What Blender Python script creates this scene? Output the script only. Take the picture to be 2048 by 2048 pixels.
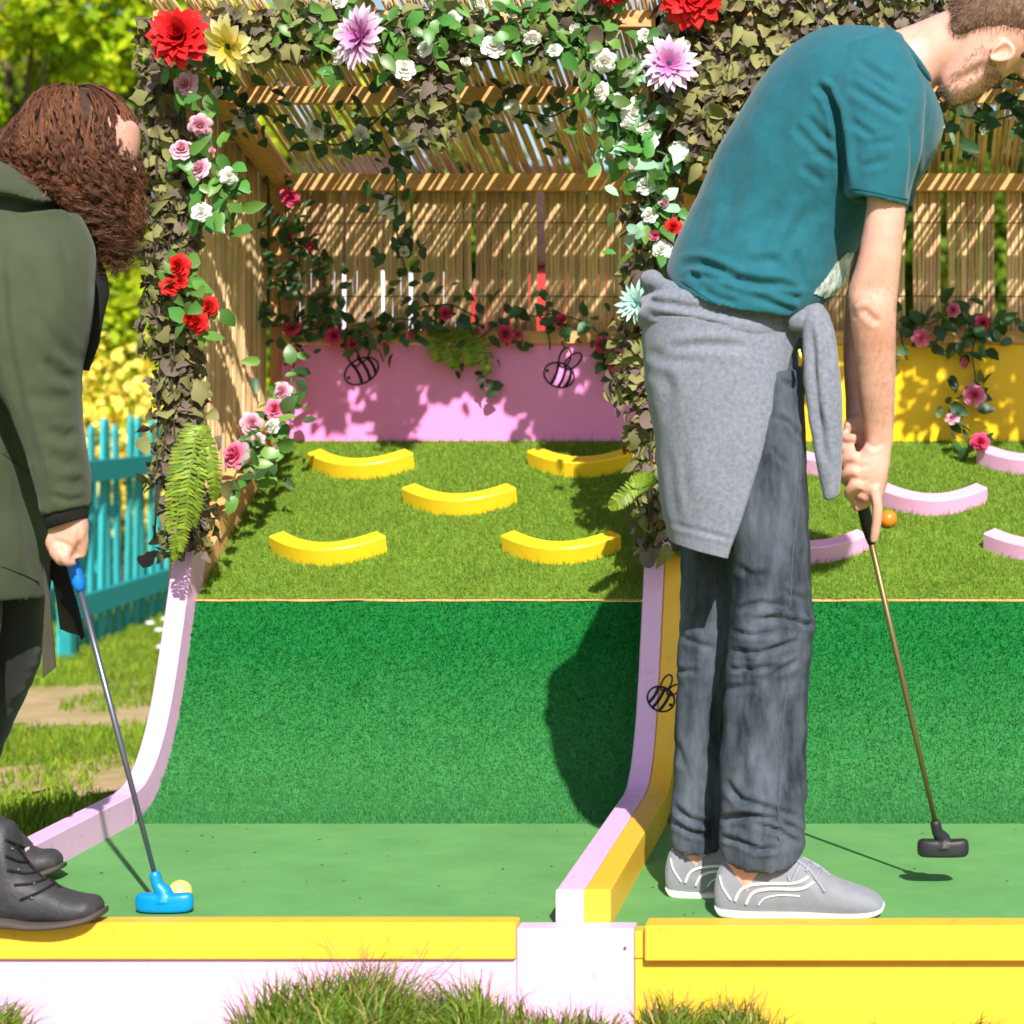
import bpy, math, random
import numpy as np
from mathutils import Vector, Matrix, noise as mnoise
from mathutils.bvhtree import BVHTree

for o in list(bpy.data.objects):
    bpy.data.objects.remove(o)
SC = bpy.context.scene
COL = SC.collection
RNG = np.random.default_rng(7)
random.seed(7)

# ------------------------------------------------------------------ camera
F = 4255.0            # focal length in photo pixels (photo 2048 wide)
VX, VY, EYE = 1795.0, 807.0, 0.91   # principal point and eye height over the putting surface
cam_d = bpy.data.cameras.new('camera')
cam = bpy.data.objects.new('camera', cam_d)
COL.objects.link(cam)
cam.location = (0, 0, EYE)
cam.rotation_euler = (math.radians(90), 0, 0)
cam_d.sensor_width = 36.0
cam_d.lens = 36.0 * F / 2048.0
cam_d.shift_x = (1024 - VX) / 2048.0      # the photo is an off-centre crop
cam_d.shift_y = (VY - 1024) / 2048.0
cam_d.clip_start = 0.1
cam_d.clip_end = 2000
cam_d.dof.use_dof = True
cam_d.dof.focus_distance = 4.35
cam_d.dof.aperture_fstop = 4.6
SC.camera = cam

# ------------------------------------------------------------------ light
SUN = Vector((-0.40, 1.25, -1.0)).normalized()     # direction the light travels
el = math.asin(-SUN.z)
az = math.atan2(-SUN.x, -SUN.y)
W = bpy.data.worlds.new('World')
SC.world = W
W.use_nodes = True
wn = W.node_tree.nodes
wl = W.node_tree.links
sky = wn.new('ShaderNodeTexSky')
sky.sky_type = 'NISHITA'
sky.sun_disc = False
sky.sun_elevation = el
sky.sun_rotation = az
wl.new(sky.outputs[0], wn['Background'].inputs[0])
wn['Background'].inputs[1].default_value = 0.095
sun_d = bpy.data.lights.new('sun', 'SUN')
sun_d.energy = 5.0
sun_d.angle = math.radians(0.6)
sun_d.color = (1.0, 0.95, 0.87)
sun = bpy.data.objects.new('sun', sun_d)
COL.objects.link(sun)
sun.rotation_euler = SUN.to_track_quat('-Z', 'Y').to_euler()
SC.view_settings.view_transform = 'Standard'
SC.view_settings.look = 'None'
SC.view_settings.gamma = 1
SC.view_settings.use_curve_mapping = False
SC.view_settings.exposure = 0.5
SC.render.engine = 'CYCLES'
SC.cycles.max_bounces = 8
SC.cycles.diffuse_bounces = 5
SC.cycles.transparent_max_bounces = 8

# ------------------------------------------------------------------ helpers
def C(r, g, b):
    def f(c):
        c = c / 255.0
        return c / 12.92 if c <= 0.04045 else ((c + 0.055) / 1.055) ** 2.4
    return (f(r), f(g), f(b), 1.0)

def P(px, py, Y):
    """photo pixel at real depth Y -> world point"""
    return np.array(((px - VX) * Y / F, Y, EYE - (py - VY) * Y / F))

def proj(v):
    v = np.asarray(v)
    return VX + F * v[..., 0] / v[..., 1], VY - F * (v[..., 2] - EYE) / v[..., 1]

OFF = {}

def tag(o, label=None, cat=None, group=None, kind=None):
    if label: o['label'] = label
    if cat: o['category'] = cat
    if group: o['group'] = group
    if kind: o['kind'] = kind
    return o

def thing(name, label, cat, loc=(0, 0, 0), group=None):
    o = bpy.data.objects.new(name, None)
    COL.objects.link(o)
    o.location = loc
    o.empty_display_size = 0.1
    OFF[o.name] = np.array(loc, dtype=float)
    return tag(o, label, cat, group)

def new_mesh(name, v, f, m=None, smooth=False):
    me = bpy.data.meshes.new(name)
    v = np.asarray(v, dtype=np.float32)
    if isinstance(f, np.ndarray):
        n, k = f.shape
        me.vertices.add(len(v))
        me.vertices.foreach_set('co', v.ravel())
        me.loops.add(n * k)
        me.loops.foreach_set('vertex_index', f.astype(np.int32).ravel())
        me.polygons.add(n)
        me.polygons.foreach_set('loop_start', np.arange(0, n * k, k, dtype=np.int32))
        me.update(calc_edges=True)
        me.validate()
    else:
        me.from_pydata([tuple(map(float, p)) for p in v], [], f)
        me.update()
    if m is not None:
        for mm in (m if isinstance(m, (list, tuple)) else [m]):
            me.materials.append(mm)
    if smooth:
        me.polygons.foreach_set('use_smooth', np.ones(len(me.polygons), dtype=bool))
    return me

def obj(name, me, parent=None, loc=None):
    o = bpy.data.objects.new(name, me)
    COL.objects.link(o)
    if parent is not None:
        o.parent = parent
        OFF[o.name] = OFF[parent.name]
    else:
        OFF[o.name] = np.zeros(3)
    if loc is not None:
        o.location = loc
    return o

def part(name, vf, m, parent=None, smooth=False):
    """world-space verts -> mesh object (child of parent)"""
    v, f = vf
    v = np.asarray(v, dtype=float)
    if parent is not None:
        v = v - OFF[parent.name]
    return obj(name, new_mesh(name, v, f, m, smooth), parent)

def join(*vfs):
    V, Fc, n = [], [], 0
    for v, f in vfs:
        v = np.asarray(v, dtype=float).reshape(-1, 3)
        V.append(v)
        Fc += [tuple(int(i) + n for i in q) for q in f]
        n += len(v)
    return np.concatenate(V), Fc

def box(x0, x1, y0, y1, z0, z1, b=0.0):
    if b <= 0:
        v = [(x, y, z) for z in (z0, z1) for y in (y0, y1) for x in (x0, x1)]
        f = [(0, 2, 3, 1), (4, 5, 7, 6), (0, 1, 5, 4), (2, 6, 7, 3), (0, 4, 6, 2), (1, 3, 7, 5)]
        return np.array(v), f
    def prof(z, i):
        x0i, x1i, y0i, y1i = x0 + i, x1 - i, y0 + i, y1 - i
        c = b * 0.9
        return [(x0i + c, y0i, z), (x1i - c, y0i, z), (x1i, y0i + c, z), (x1i, y1i - c, z),
                (x1i - c, y1i, z), (x0i + c, y1i, z), (x0i, y1i - c, z), (x0i, y0i + c, z)]
    rings = [prof(z0, b * .6), prof(z0 + b * .6, 0), prof(z1 - b * .6, 0), prof(z1, b * .6)]
    v = [p for r in rings for p in r]
    f = []
    for k in range(3):
        for i in range(8):
            j = (i + 1) % 8
            f.append((k * 8 + i, k * 8 + j, k * 8 + 8 + j, k * 8 + 8 + i))
    f.append(tuple(range(7, -1, -1)))
    f.append(tuple(range(24, 32)))
    return np.array(v), f

def xform(vf, M):
    v, f = vf
    M = np.array(M)
    return v @ M[:3, :3].T + M[:3, 3], f

def bar(a, b, w, h, up=(0, 0, 1), bev=0.003):
    """rectangular bar from a to b, w across, h along up"""
    a = Vector(a); b = Vector(b)
    d = (b - a); L = d.length; d.normalize()
    s = d.cross(Vector(up)).normalized()
    u = s.cross(d)
    M = Matrix(((s.x, d.x, u.x, a.x), (s.y, d.y, u.y, a.y), (s.z, d.z, u.z, a.z), (0, 0, 0, 1)))
    return xform(box(-w / 2, w / 2, 0, L, -h / 2, h / 2, bev), M)

def tube(pts, r, n=8, caps=True, flat=None):
    pts = np.asarray(pts, dtype=float)
    m = len(pts)
    r = np.broadcast_to(np.asarray(r, dtype=float), (m,))
    t = np.gradient(pts, axis=0)
    t /= np.linalg.norm(t, axis=1)[:, None] + 1e-12
    ref = np.array((0, 0, 1.0)) if abs(t[0][2]) < .9 else np.array((0, 1.0, 0))
    V = []
    u = np.cross(t[0], ref); u /= np.linalg.norm(u)
    for i in range(m):
        u = u - t[i] * np.dot(u, t[i]); u /= np.linalg.norm(u) + 1e-12
        w = np.cross(t[i], u)
        for k in range(n):
            a = 2 * math.pi * k / n
            V.append(pts[i] + r[i] * (math.cos(a) * u + math.sin(a) * w))
    f = []
    for i in range(m - 1):
        for k in range(n):
            j = (k + 1) % n
            f.append((i * n + k, i * n + j, i * n + n + j, i * n + n + k))
    if caps:
        f.append(tuple(range(n - 1, -1, -1)))
        f.append(tuple(range((m - 1) * n, m * n)))
    return np.array(V), f

def catmull(A, k):
    A = np.asarray(A, dtype=float)
    n = len(A)
    out = []
    for i in range(n - 1):
        p0, p1, p2, p3 = A[max(i - 1, 0)], A[i], A[i + 1], A[min(i + 2, n - 1)]
        for s in range(k):
            t = s / k
            out.append(0.5 * ((2 * p1) + (-p0 + p2) * t + (2 * p0 - 5 * p1 + 4 * p2 - p3) * t * t
                              + (-p0 + 3 * p1 - 3 * p2 + p3) * t ** 3))
    out.append(A[-1])
    return np.array(out)

def spow(c, e):
    return np.sign(c) * np.abs(c) ** (2.0 / e)

def loft(secs, n=32, k=4, e=2.2, smooth=True):
    """secs: (xl,yl, xr,yr, Y, dy, sag_px) silhouettes in photo pixels at true depth"""
    S = np.array([tuple(s) + (0,) * (7 - len(s)) for s in secs], dtype=float)
    if smooth and len(S) > 2:
        S = catmull(S, k)
    th = np.linspace(0, 2 * math.pi, n, endpoint=False)
    ct, st = spow(np.cos(th), e), spow(np.sin(th), e)
    V = []
    for xl, yl, xr, yr, Y, dy, sag in S:
        a, b = P(xl, yl, Y), P(xr, yr, Y)
        c, h = (a + b) / 2, (b - a) / 2
        ring = c + ct[:, None] * h + st[:, None] * np.array((0, dy, 0))
        ring[:, 2] -= np.clip(-st, 0, None) * sag * Y / F
        V.append(ring)
    m = len(V)
    V = np.concatenate(V)
    f = []
    for i in range(m - 1):
        for q in range(n):
            j = (q + 1) % n
            f.append((i * n + q, i * n + j, i * n + n + j, i * n + n + q))
    V = np.concatenate([V, V[:n].mean(0)[None], V[(m - 1) * n:m * n].mean(0)[None]])
    a, b = m * n, m * n + 1
    for q in range(n):
        j = (q + 1) % n
        f.append((j, q, a))
        f.append(((m - 1) * n + q, (m - 1) * n + j, b))
    return V, f

def hollow(secs, depth_secs, t=7):
    """append an inner return so the end of a garment tube is open and hollow"""
    s = list(secs)
    last = s[-1]
    for ds, tt in depth_secs:
        s.append(ds)
    return s

def remesh(vf, voxel, smooth=4):
    v, f = vf
    me = new_mesh('tmp', v, f)
    o = bpy.data.objects.new('tmp', me)
    COL.objects.link(o)
    m = o.modifiers.new('r', 'REMESH'); m.mode = 'VOXEL'; m.voxel_size = voxel; m.adaptivity = 0
    if smooth:
        s = o.modifiers.new('s', 'SMOOTH'); s.factor = .5; s.iterations = smooth
    dg = bpy.context.evaluated_depsgraph_get()
    dg.update()
    e = o.evaluated_get(dg).to_mesh()
    n = len(e.vertices)
    V = np.empty(n * 3, dtype=np.float32); e.vertices.foreach_get('co', V)
    Nn = np.empty(n * 3, dtype=np.float32); e.vertices.foreach_get('normal', Nn)
    cnt = len(e.polygons)
    ls = np.empty(len(e.loops), dtype=np.int32); e.loops.foreach_get('vertex_index', ls)
    tot = np.empty(cnt, dtype=np.int32); e.polygons.foreach_get('loop_total', tot)
    o.evaluated_get(dg).to_mesh_clear()
    bpy.data.objects.remove(o)
    bpy.data.meshes.remove(me)
    if np.all(tot == 4):
        fc = ls.reshape(-1, 4)
    else:
        st = np.concatenate([[0], np.cumsum(tot)[:-1]])
        fc = [tuple(ls[a:a + b]) for a, b in zip(st, tot)]
    return V.reshape(-1, 3).astype(float), fc, Nn.reshape(-1, 3).astype(float)

def seg_dist(px, py, pl):
    """distance from points to polyline and parameter"""
    best = np.full(px.shape, 1e9); sgn = np.zeros(px.shape); par = np.zeros(px.shape)
    L = len(pl) - 1
    for i in range(L):
        ax, ay = pl[i]; bx, by = pl[i + 1]
        dx, dy = bx - ax, by - ay
        l2 = dx * dx + dy * dy + 1e-9
        t = np.clip(((px - ax) * dx + (py - ay) * dy) / l2, 0, 1)
        ex, ey = px - ax - t * dx, py - ay - t * dy
        d = np.hypot(ex, ey)
        m = d < best
        best[m] = d[m]
        sgn[m] = np.sign(ex * dy - ey * dx)[m]
        par[m] = ((i + t) / L)[m]
    return best, sgn, par

def folds(V, N, lines, ymax, amp_scale=1.0):
    """press cloth folds (polyline in photo px, width px, depth m) into the side that faces the viewer"""
    px, py = proj(V)
    near = np.clip((-N[:, 1] + .25) / .5, 0, 1) * (V[:, 1] < ymax)
    D = np.zeros(len(V))
    for pl, w, a in lines:
        d, s, t = seg_dist(px, py, pl)
        fade = np.clip(np.minimum(t, 1 - t) * 5, 0, 1) ** .7
        edge = np.exp(-(d / w) ** 2)
        rim = np.exp(-((d - 2.0 * w) / (1.0 * w)) ** 2)
        D += a * fade * (-edge + .55 * rim)
    return V + N * (D * near * amp_scale)[:, None]

def vnoise(V, sx, sy, sz, off=0.0, octv=2):
    out = np.empty(len(V))
    for i, p in enumerate(V):
        out[i] = mnoise.fractal(Vector((p[0] * sx + off, p[1] * sy, p[2] * sz)), 1.0, 2.0, octv)
    return out

# ------------------------------------------------------------------ materials
def mat(name, col, rough=.6, var=.12, scale=30.0, bump=.0, bscale=None, col2=None, spec=.4, isl=0.0, orand=0.0,
        trans=0.0, sheen=0.0, stretch=None, sss=0.0, metal=0.0, detail=5.0, bdist=.004, coat=0.0, ramp=(.3, .7)):
    m = bpy.data.materials.new(name)
    m.use_nodes = True
    nt = m.node_tree; N = nt.nodes; L = nt.links
    b = N['Principled BSDF']
    out = N['Material Output']
    tc = N.new('ShaderNodeTexCoord')
    src = tc.outputs['Object']
    if stretch:
        mp = N.new('ShaderNodeMapping'); mp.inputs['Scale'].default_value = stretch
        L.new(src, mp.inputs[0]); src = mp.outputs[0]
    no = N.new('ShaderNodeTexNoise'); no.inputs['Scale'].default_value = scale
    no.inputs['Detail'].default_value = detail; no.inputs['Roughness'].default_value = .65
    L.new(src, no.inputs['Vector'])
    rp = N.new('ShaderNodeValToRGB')
    rp.color_ramp.elements[0].position = ramp[0]; rp.color_ramp.elements[1].position = ramp[1]
    if col2 is None:
        a = tuple(c * (1 - var) for c in col[:3]) + (1,)
        c2 = tuple(min(1, c * (1 + var)) for c in col[:3]) + (1,)
    else:
        a, c2 = col, col2
    rp.color_ramp.elements[0].color = a; rp.color_ramp.elements[1].color = c2
    L.new(no.outputs['Fac'], rp.inputs[0])
    cs = rp.outputs[0]
    for amt, which in ((isl, 'isl'), (orand, 'obj')):
        if amt <= 0: continue
        hs = N.new('ShaderNodeHueSaturation')
        if which == 'isl':
            g = N.new('ShaderNodeNewGeometry'); rs = g.outputs['Random Per Island']
        else:
            g = N.new('ShaderNodeObjectInfo'); rs = g.outputs['Random']
        mr = N.new('ShaderNodeMapRange')
        mr.inputs['To Min'].default_value = 1 - amt; mr.inputs['To Max'].default_value = 1 + amt
        L.new(rs, mr.inputs['Value']); L.new(mr.outputs[0], hs.inputs['Value'])
        mr2 = N.new('ShaderNodeMath'); mr2.operation = 'MULTIPLY_ADD'
        mr2.inputs[1].default_value = .06 * amt / .4; mr2.inputs[2].default_value = .5 - .03 * amt / .4
        wv = N.new('ShaderNodeMath'); wv.operation = 'FRACT'
        w2 = N.new('ShaderNodeMath'); w2.operation = 'MULTIPLY'; w2.inputs[1].default_value = 7.31
        L.new(rs, w2.inputs[0]); L.new(w2.outputs[0], wv.inputs[0]); L.new(wv.outputs[0], mr2.inputs[0])
        L.new(mr2.outputs[0], hs.inputs['Hue'])
        L.new(cs, hs.inputs['Color']); cs = hs.outputs[0]
    L.new(cs, b.inputs['Base Color'])
    b.inputs['Roughness'].default_value = rough
    b.inputs['Specular IOR Level'].default_value = spec
    b.inputs['Metallic'].default_value = metal
    if sheen: b.inputs['Sheen Weight'].default_value = sheen
    if coat: b.inputs['Coat Weight'].default_value = coat
    if sss:
        b.inputs['Subsurface Weight'].default_value = sss
        b.inputs['Subsurface Radius'].default_value = (.012, .005, .003)
        b.inputs['Subsurface Scale'].default_value = .6
    if bump:
        bn = N.new('ShaderNodeTexNoise'); bn.inputs['Scale'].default_value = bscale or scale * 3
        bn.inputs['Detail'].default_value = 4
        L.new(src, bn.inputs['Vector'])
        bp = N.new('ShaderNodeBump'); bp.inputs['Strength'].default_value = bump
        bp.inputs['Distance'].default_value = bdist
        L.new(bn.outputs['Fac'], bp.inputs['Height']); L.new(bp.outputs[0], b.inputs['Normal'])
    if trans:
        tr = N.new('ShaderNodeBsdfTranslucent'); L.new(cs, tr.inputs[0])
        mx = N.new('ShaderNodeMixShader'); mx.inputs[0].default_value = trans
        L.new(b.outputs[0], mx.inputs[1]); L.new(tr.outputs[0], mx.inputs[2]); L.new(mx.outputs[0], out.inputs[0])
    return m

M = {}
M['pink'] = mat('pink_paint', C(243, 188, 230), .42, .05, 6, .12, 60)
M['wallpink'] = mat('deep_pink_paint', C(244, 146, 212), .42, .06, 5, .12, 60)
M['yellow'] = mat('yellow_paint', C(248, 188, 58), .42, .06, 7, .15, 60)
M['timber'] = mat('raw_timber', C(226, 182, 124), .7, 0, 14, .2, 60, col2=C(196, 142, 84), stretch=(1, 6, 6))
M['timberx'] = mat('raw_timber_across', C(226, 182, 124), .7, 0, 14, .2, 60, col2=C(200, 146, 88), stretch=(1.2, 8, 8))
M['timberz'] = mat('raw_timber_upright', C(226, 182, 124), .7, 0, 14, .2, 60, col2=C(200, 146, 88), stretch=(8, 8, 1.2))
M['cane'] = mat('bamboo_cane', C(224, 194, 148), .5, .0, 9, .1, 40, col2=C(184, 150, 106), orand=.28, stretch=(5, 5, 1), spec=.35)
M['felt'] = mat('green_felt', C(112, 166, 100), .95, 0, 4, .5, 420, col2=C(92, 146, 84), spec=.1, detail=9, bdist=.002)
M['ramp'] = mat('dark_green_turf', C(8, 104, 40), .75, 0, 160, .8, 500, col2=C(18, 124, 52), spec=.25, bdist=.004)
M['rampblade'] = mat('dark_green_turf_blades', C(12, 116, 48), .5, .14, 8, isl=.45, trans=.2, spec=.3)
M['slope'] = mat('moss_green_turf', C(112, 142, 50), .9, .2, 60, .6, 300, spec=.1)
M['slopeblade'] = mat('moss_green_turf_blades', C(128, 158, 58), .6, .16, 5, isl=.32, trans=.3, spec=.2)
M['banana'] = mat('banana_yellow_paint', C(250, 208, 40), .4, .04, 12, .1, 80)
M['bananapink'] = mat('pale_pink_paint', C(240, 178, 222), .4, .04, 12, .1, 80)
M['stalk'] = mat('seed_stalk', C(140, 108, 96), .7, .2, 20, isl=.3, trans=.2)
M['straw'] = mat('dry_grass_blade', C(184, 166, 104), .7, .2, 20, isl=.3, trans=.3)
M['black'] = mat('black_paint', C(28, 20, 34), .6, .1, 30)
M['lawn'] = mat('lawn_grass', C(108, 128, 42), .95, 0, 3, .5, 60, col2=C(138, 146, 62), spec=.1, detail=9)
M['dirt'] = mat('bare_dirt', C(196, 164, 132), .95, 0, 6, .8, 40, col2=C(150, 140, 84), spec=.1, detail=9)
M['lawnblade'] = mat('lawn_blades', C(126, 152, 40), .6, .2, 2.5, isl=.4, trans=.35, spec=.2)
M['tuftblade'] = mat('long_grass_blades', C(112, 140, 44), .5, .3, 14, isl=.45, trans=.35, spec=.3)
M['net'] = mat('camouflage_net_olive', C(130, 128, 80), .75, .12, 30, orand=.25, trans=.12, spec=.2)
M['netbrown'] = mat('camouflage_net_brown', C(110, 96, 86), .75, .12, 30, orand=.3, trans=.12, spec=.2)
M['cord'] = mat('net_cord', C(66, 56, 44), .9, .2, 60)
M['leaf'] = mat('garland_leaf', C(88, 134, 58), .4, .15, 30, orand=.35, trans=.2, spec=.5)
M['leafdark'] = mat('garland_leaf_dark', C(58, 92, 50), .45, .15, 30, orand=.4, trans=.15, spec=.5)
M['leafmint'] = mat('garland_leaf_mint', C(150, 192, 160), .5, .12, 30, orand=.25, trans=.15)
M['vine'] = mat('garland_vine', C(62, 96, 56), .6, .15, 60)
M['fern'] = mat('fern_frond', C(124, 148, 44), .5, .15, 30, isl=.35, trans=.2)
M['teal'] = mat('teal_paint', C(44, 164, 168), .6, .1, 20, .2, 80, orand=.22)
M['tealrail'] = mat('teal_paint_rail', C(28, 138, 142), .6, .1, 20, .2, 80)
M['bark'] = mat('bark', C(92, 78, 60), .9, .3, 20, .6, 40)
M['tree'] = mat('tree_leaf', C(166, 188, 24), .55, .25, .8, isl=.45, trans=.4, spec=.25)
M['treedark'] = mat('tree_leaf_dark', C(100, 126, 30), .55, .25, .8, isl=.4, trans=.3, spec=.25)
M['bushflower'] = mat('yellow_blossom', C(248, 216, 20), .6, 0, 4.5, col2=C(252, 236, 130), trans=.1)
M['skin'] = mat('skin', C(226, 174, 158), .48, 0, 18, .25, 420, col2=C(212, 152, 134), sss=.25, bdist=.001)
M['shirt'] = mat('teal_cotton', C(32, 94, 108), .85, .12, 40, .5, 260, spec=.15, sheen=.15, bdist=.0012)
M['denim'] = mat('grey_denim', C(36, 42, 52), .85, 0, 6, .5, 600, col2=C(94, 102, 114), spec=.15, detail=12, stretch=(3, 3, 1), bdist=.001, ramp=(.34, .66))
M['denimdark'] = mat('denim_seam', C(74, 82, 94), .85, .3, 160)
M['knit'] = mat('grey_marl_knit', C(106, 110, 124), .95, 0, 130, .5, 500, col2=C(134, 138, 152), spec=.1, sheen=.25, bdist=.002)
M['shoe'] = mat('grey_suede', C(132, 134, 142), .9, .08, 40, .3, 500, bdist=.001, sheen=.2)
M['white'] = mat('white_rubber', C(232, 230, 228), .5, .05, 30)
M['lace'] = mat('grey_lace', C(150, 148, 164), .8, .1, 90)
M['boot'] = mat('charcoal_leather', C(62, 60, 64), .55, .15, 50, .3, 200, spec=.4)
M['sole'] = mat('boot_sole', C(78, 68, 64), .8, .12, 50)
M['coat'] = mat('olive_cotton', C(66, 74, 54), .85, .1, 5, .2, 500, spec=.15, sheen=.12, bdist=.001)
M['coatdark'] = mat('dark_olive_cotton', C(64, 62, 50), .9, .1, 8)
M['lining'] = mat('black_lining', C(22, 20, 22), .9, .2, 20)
M['legging'] = mat('black_legging', C(30, 26, 28), .8, .25, 8, sheen=.15)
M['hairw'] = mat('curly_brown_hair', C(56, 38, 33), .6, 0, 6, isl=.4, col2=C(134, 86, 60), spec=.25)
M['hairbase'] = mat('brown_hair_mass', C(66, 44, 36), .8, .3, 60, .8, 90)
M['hairm'] = mat('short_brown_hair', C(122, 92, 74), .6, .2, 30, isl=.35)
M['blueplastic'] = mat('blue_plastic', C(0, 136, 200), .35, .03, 20, spec=.5)
M['bluegrip'] = mat('blue_rubber', C(10, 112, 220), .5, .05, 60)
M['steel'] = mat('dull_steel', C(110, 112, 128), .35, .08, 40, metal=.7)
M['brass'] = mat('green_bronze_shaft', C(120, 108, 70), .4, .1, 8, metal=.6)
M['blackrub'] = mat('black_rubber', C(34, 34, 38), .5, .1, 50, spec=.5)
M['ballyellow'] = mat('pale_yellow_ball', C(236, 228, 120), .35, .03, 20, spec=.5)
M['ballorange'] = mat('orange_ball', C(250, 128, 40), .35, .03, 20, spec=.5)
M['eye'] = mat('eye', C(60, 45, 40), .2, .05, 20)
M['cloth_white'] = mat('white_cloth', C(214, 216, 232), .9, .05, 10)
M['cloth_red'] = mat('red_cloth', C(206, 52, 52), .9, .05, 10)
M['cloth_navy'] = mat('navy_cloth', C(44, 46, 66), .9, .05, 10)

def wear(m, dirt, amount=.62, scale=22, strength=.55):
    # scuffs, chips and grime on painted boards
    nt = m.node_tree; N = nt.nodes; L = nt.links
    b = N['Principled BSDF']; cs = b.inputs['Base Color'].links[0].from_socket
    tc = N.new('ShaderNodeTexCoord')
    n1 = N.new('ShaderNodeTexNoise'); n1.inputs['Scale'].default_value = scale; n1.inputs['Detail'].default_value = 8; n1.inputs['Roughness'].default_value = .75
    L.new(tc.outputs['Object'], n1.inputs['Vector'])
    r1 = N.new('ShaderNodeValToRGB'); r1.color_ramp.elements[0].position = amount; r1.color_ramp.elements[1].position = amount + .1
    L.new(n1.outputs['Fac'], r1.inputs[0])
    mu = N.new('ShaderNodeMath'); mu.operation = 'MULTIPLY'; mu.inputs[1].default_value = strength
    L.new(r1.outputs[0], mu.inputs[0])
    mx = N.new('ShaderNodeMixRGB'); mx.inputs[2].default_value = dirt
    L.new(mu.outputs[0], mx.inputs[0]); L.new(cs, mx.inputs[1]); L.new(mx.outputs[0], b.inputs['Base Color'])
M['wallyellow'] = mat('shaded_yellow_paint', C(246, 196, 16), .42, .06, 7, .15, 60)  # the board yellow again, with the back board's shade put into a deeper colour
wear(M['wallyellow'], C(180, 130, 20), .64)
wear(M['pink'], C(180, 130, 150), .60, 22, .65); wear(M['yellow'], C(184, 132, 56), .60, 22, .65); wear(M['wallpink'], C(200, 110, 160), .66)
wear(M['banana'], C(190, 150, 50)); wear(M['bananapink'], C(190, 140, 160))
wear(M['felt'], C(120, 130, 90), .60, 9, .35); wear(M['felt'], C(60, 70, 50), .70, 60, .6)
wear(M['shoe'], C(100, 96, 92), .6, 14, .4); wear(M['boot'], C(120, 112, 104), .62, 18, .4)
def foot_light(m, pale, z0, z1):
    # paler grazing light at the foot of the ramp put into the turf colour
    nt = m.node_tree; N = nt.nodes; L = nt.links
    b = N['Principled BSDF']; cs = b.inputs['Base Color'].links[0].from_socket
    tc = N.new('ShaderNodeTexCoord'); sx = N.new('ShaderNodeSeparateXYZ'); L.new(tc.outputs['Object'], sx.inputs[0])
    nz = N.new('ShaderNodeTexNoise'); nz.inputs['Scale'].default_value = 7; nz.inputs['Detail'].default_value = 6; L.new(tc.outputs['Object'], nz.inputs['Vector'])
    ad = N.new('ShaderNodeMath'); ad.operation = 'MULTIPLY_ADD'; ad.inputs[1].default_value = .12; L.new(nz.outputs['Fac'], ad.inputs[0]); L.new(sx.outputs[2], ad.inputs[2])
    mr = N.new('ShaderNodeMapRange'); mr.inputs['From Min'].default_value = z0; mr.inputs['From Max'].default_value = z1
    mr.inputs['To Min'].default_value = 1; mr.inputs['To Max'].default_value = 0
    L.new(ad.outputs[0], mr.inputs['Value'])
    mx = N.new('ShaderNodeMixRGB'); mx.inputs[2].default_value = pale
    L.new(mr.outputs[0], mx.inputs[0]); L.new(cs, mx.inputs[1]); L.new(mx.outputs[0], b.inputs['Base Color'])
foot_light(M['ramp'], C(66, 138, 74), .03, .40); foot_light(M['rampblade'], C(70, 146, 78), .03, .40)

def petal_mat(name, inner, outer, r, trans=.25, var=.1):
    """colour runs from the heart of the flower to the petal tips"""
    m = mat(name, inner, .6, var, 30, trans=trans, spec=.25)
    nt = m.node_tree; N = nt.nodes; L = nt.links
    tc = N.new('ShaderNodeTexCoord')
    le = N.new('ShaderNodeVectorMath'); le.operation = 'LENGTH'
    L.new(tc.outputs['Object'], le.inputs[0])
    mr = N.new('ShaderNodeMapRange'); mr.inputs['From Max'].default_value = r
    L.new(le.outputs['Value'], mr.inputs['Value'])
    rp = N.new('ShaderNodeValToRGB')
    rp.color_ramp.elements[0].position = .25; rp.color_ramp.elements[0].color = inner
    rp.color_ramp.elements[1].position = 1.0; rp.color_ramp.elements[1].color = outer
    L.new(mr.outputs[0], rp.inputs[0])
    for n in N:
        if n.type == 'BSDF_PRINCIPLED': L.new(rp.outputs[0], n.inputs['Base Color'])
        if n.type == 'BSDF_TRANSLUCENT': L.new(rp.outputs[0], n.inputs[0])
    return m

M['rose_white'] = petal_mat('white_rose', C(230, 228, 214), C(246, 242, 244), 1)
M['rose_blush'] = petal_mat('blush_rose', C(214, 130, 160), C(238, 204, 220), 1)
M['rose_pink'] = petal_mat('pink_rose', C(216, 60, 112), C(240, 160, 190), 1)
M['rose_hot'] = petal_mat('hot_pink_rose', C(196, 30, 84), C(232, 92, 138), 1)
M['rose_red'] = petal_mat('red_rose', C(190, 16, 22), C(226, 46, 40), 1)
M['dahlia'] = petal_mat('red_dahlia_petal', C(176, 6, 20), C(236, 40, 42), .07, trans=.15)
M['gerbera'] = petal_mat('mauve_gerbera_petal', C(190, 90, 168), C(240, 212, 236), .06, trans=.2)
M['daisy'] = petal_mat('yellow_daisy_petal', C(236, 204, 50), C(250, 244, 184), .07, trans=.2)
M['mint'] = petal_mat('mint_petal', C(160, 206, 196), C(206, 232, 222), .05, trans=.2)
M['heart'] = mat('flower_heart', C(44, 52, 50), .8, .3, 200, .6, 300)
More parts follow.
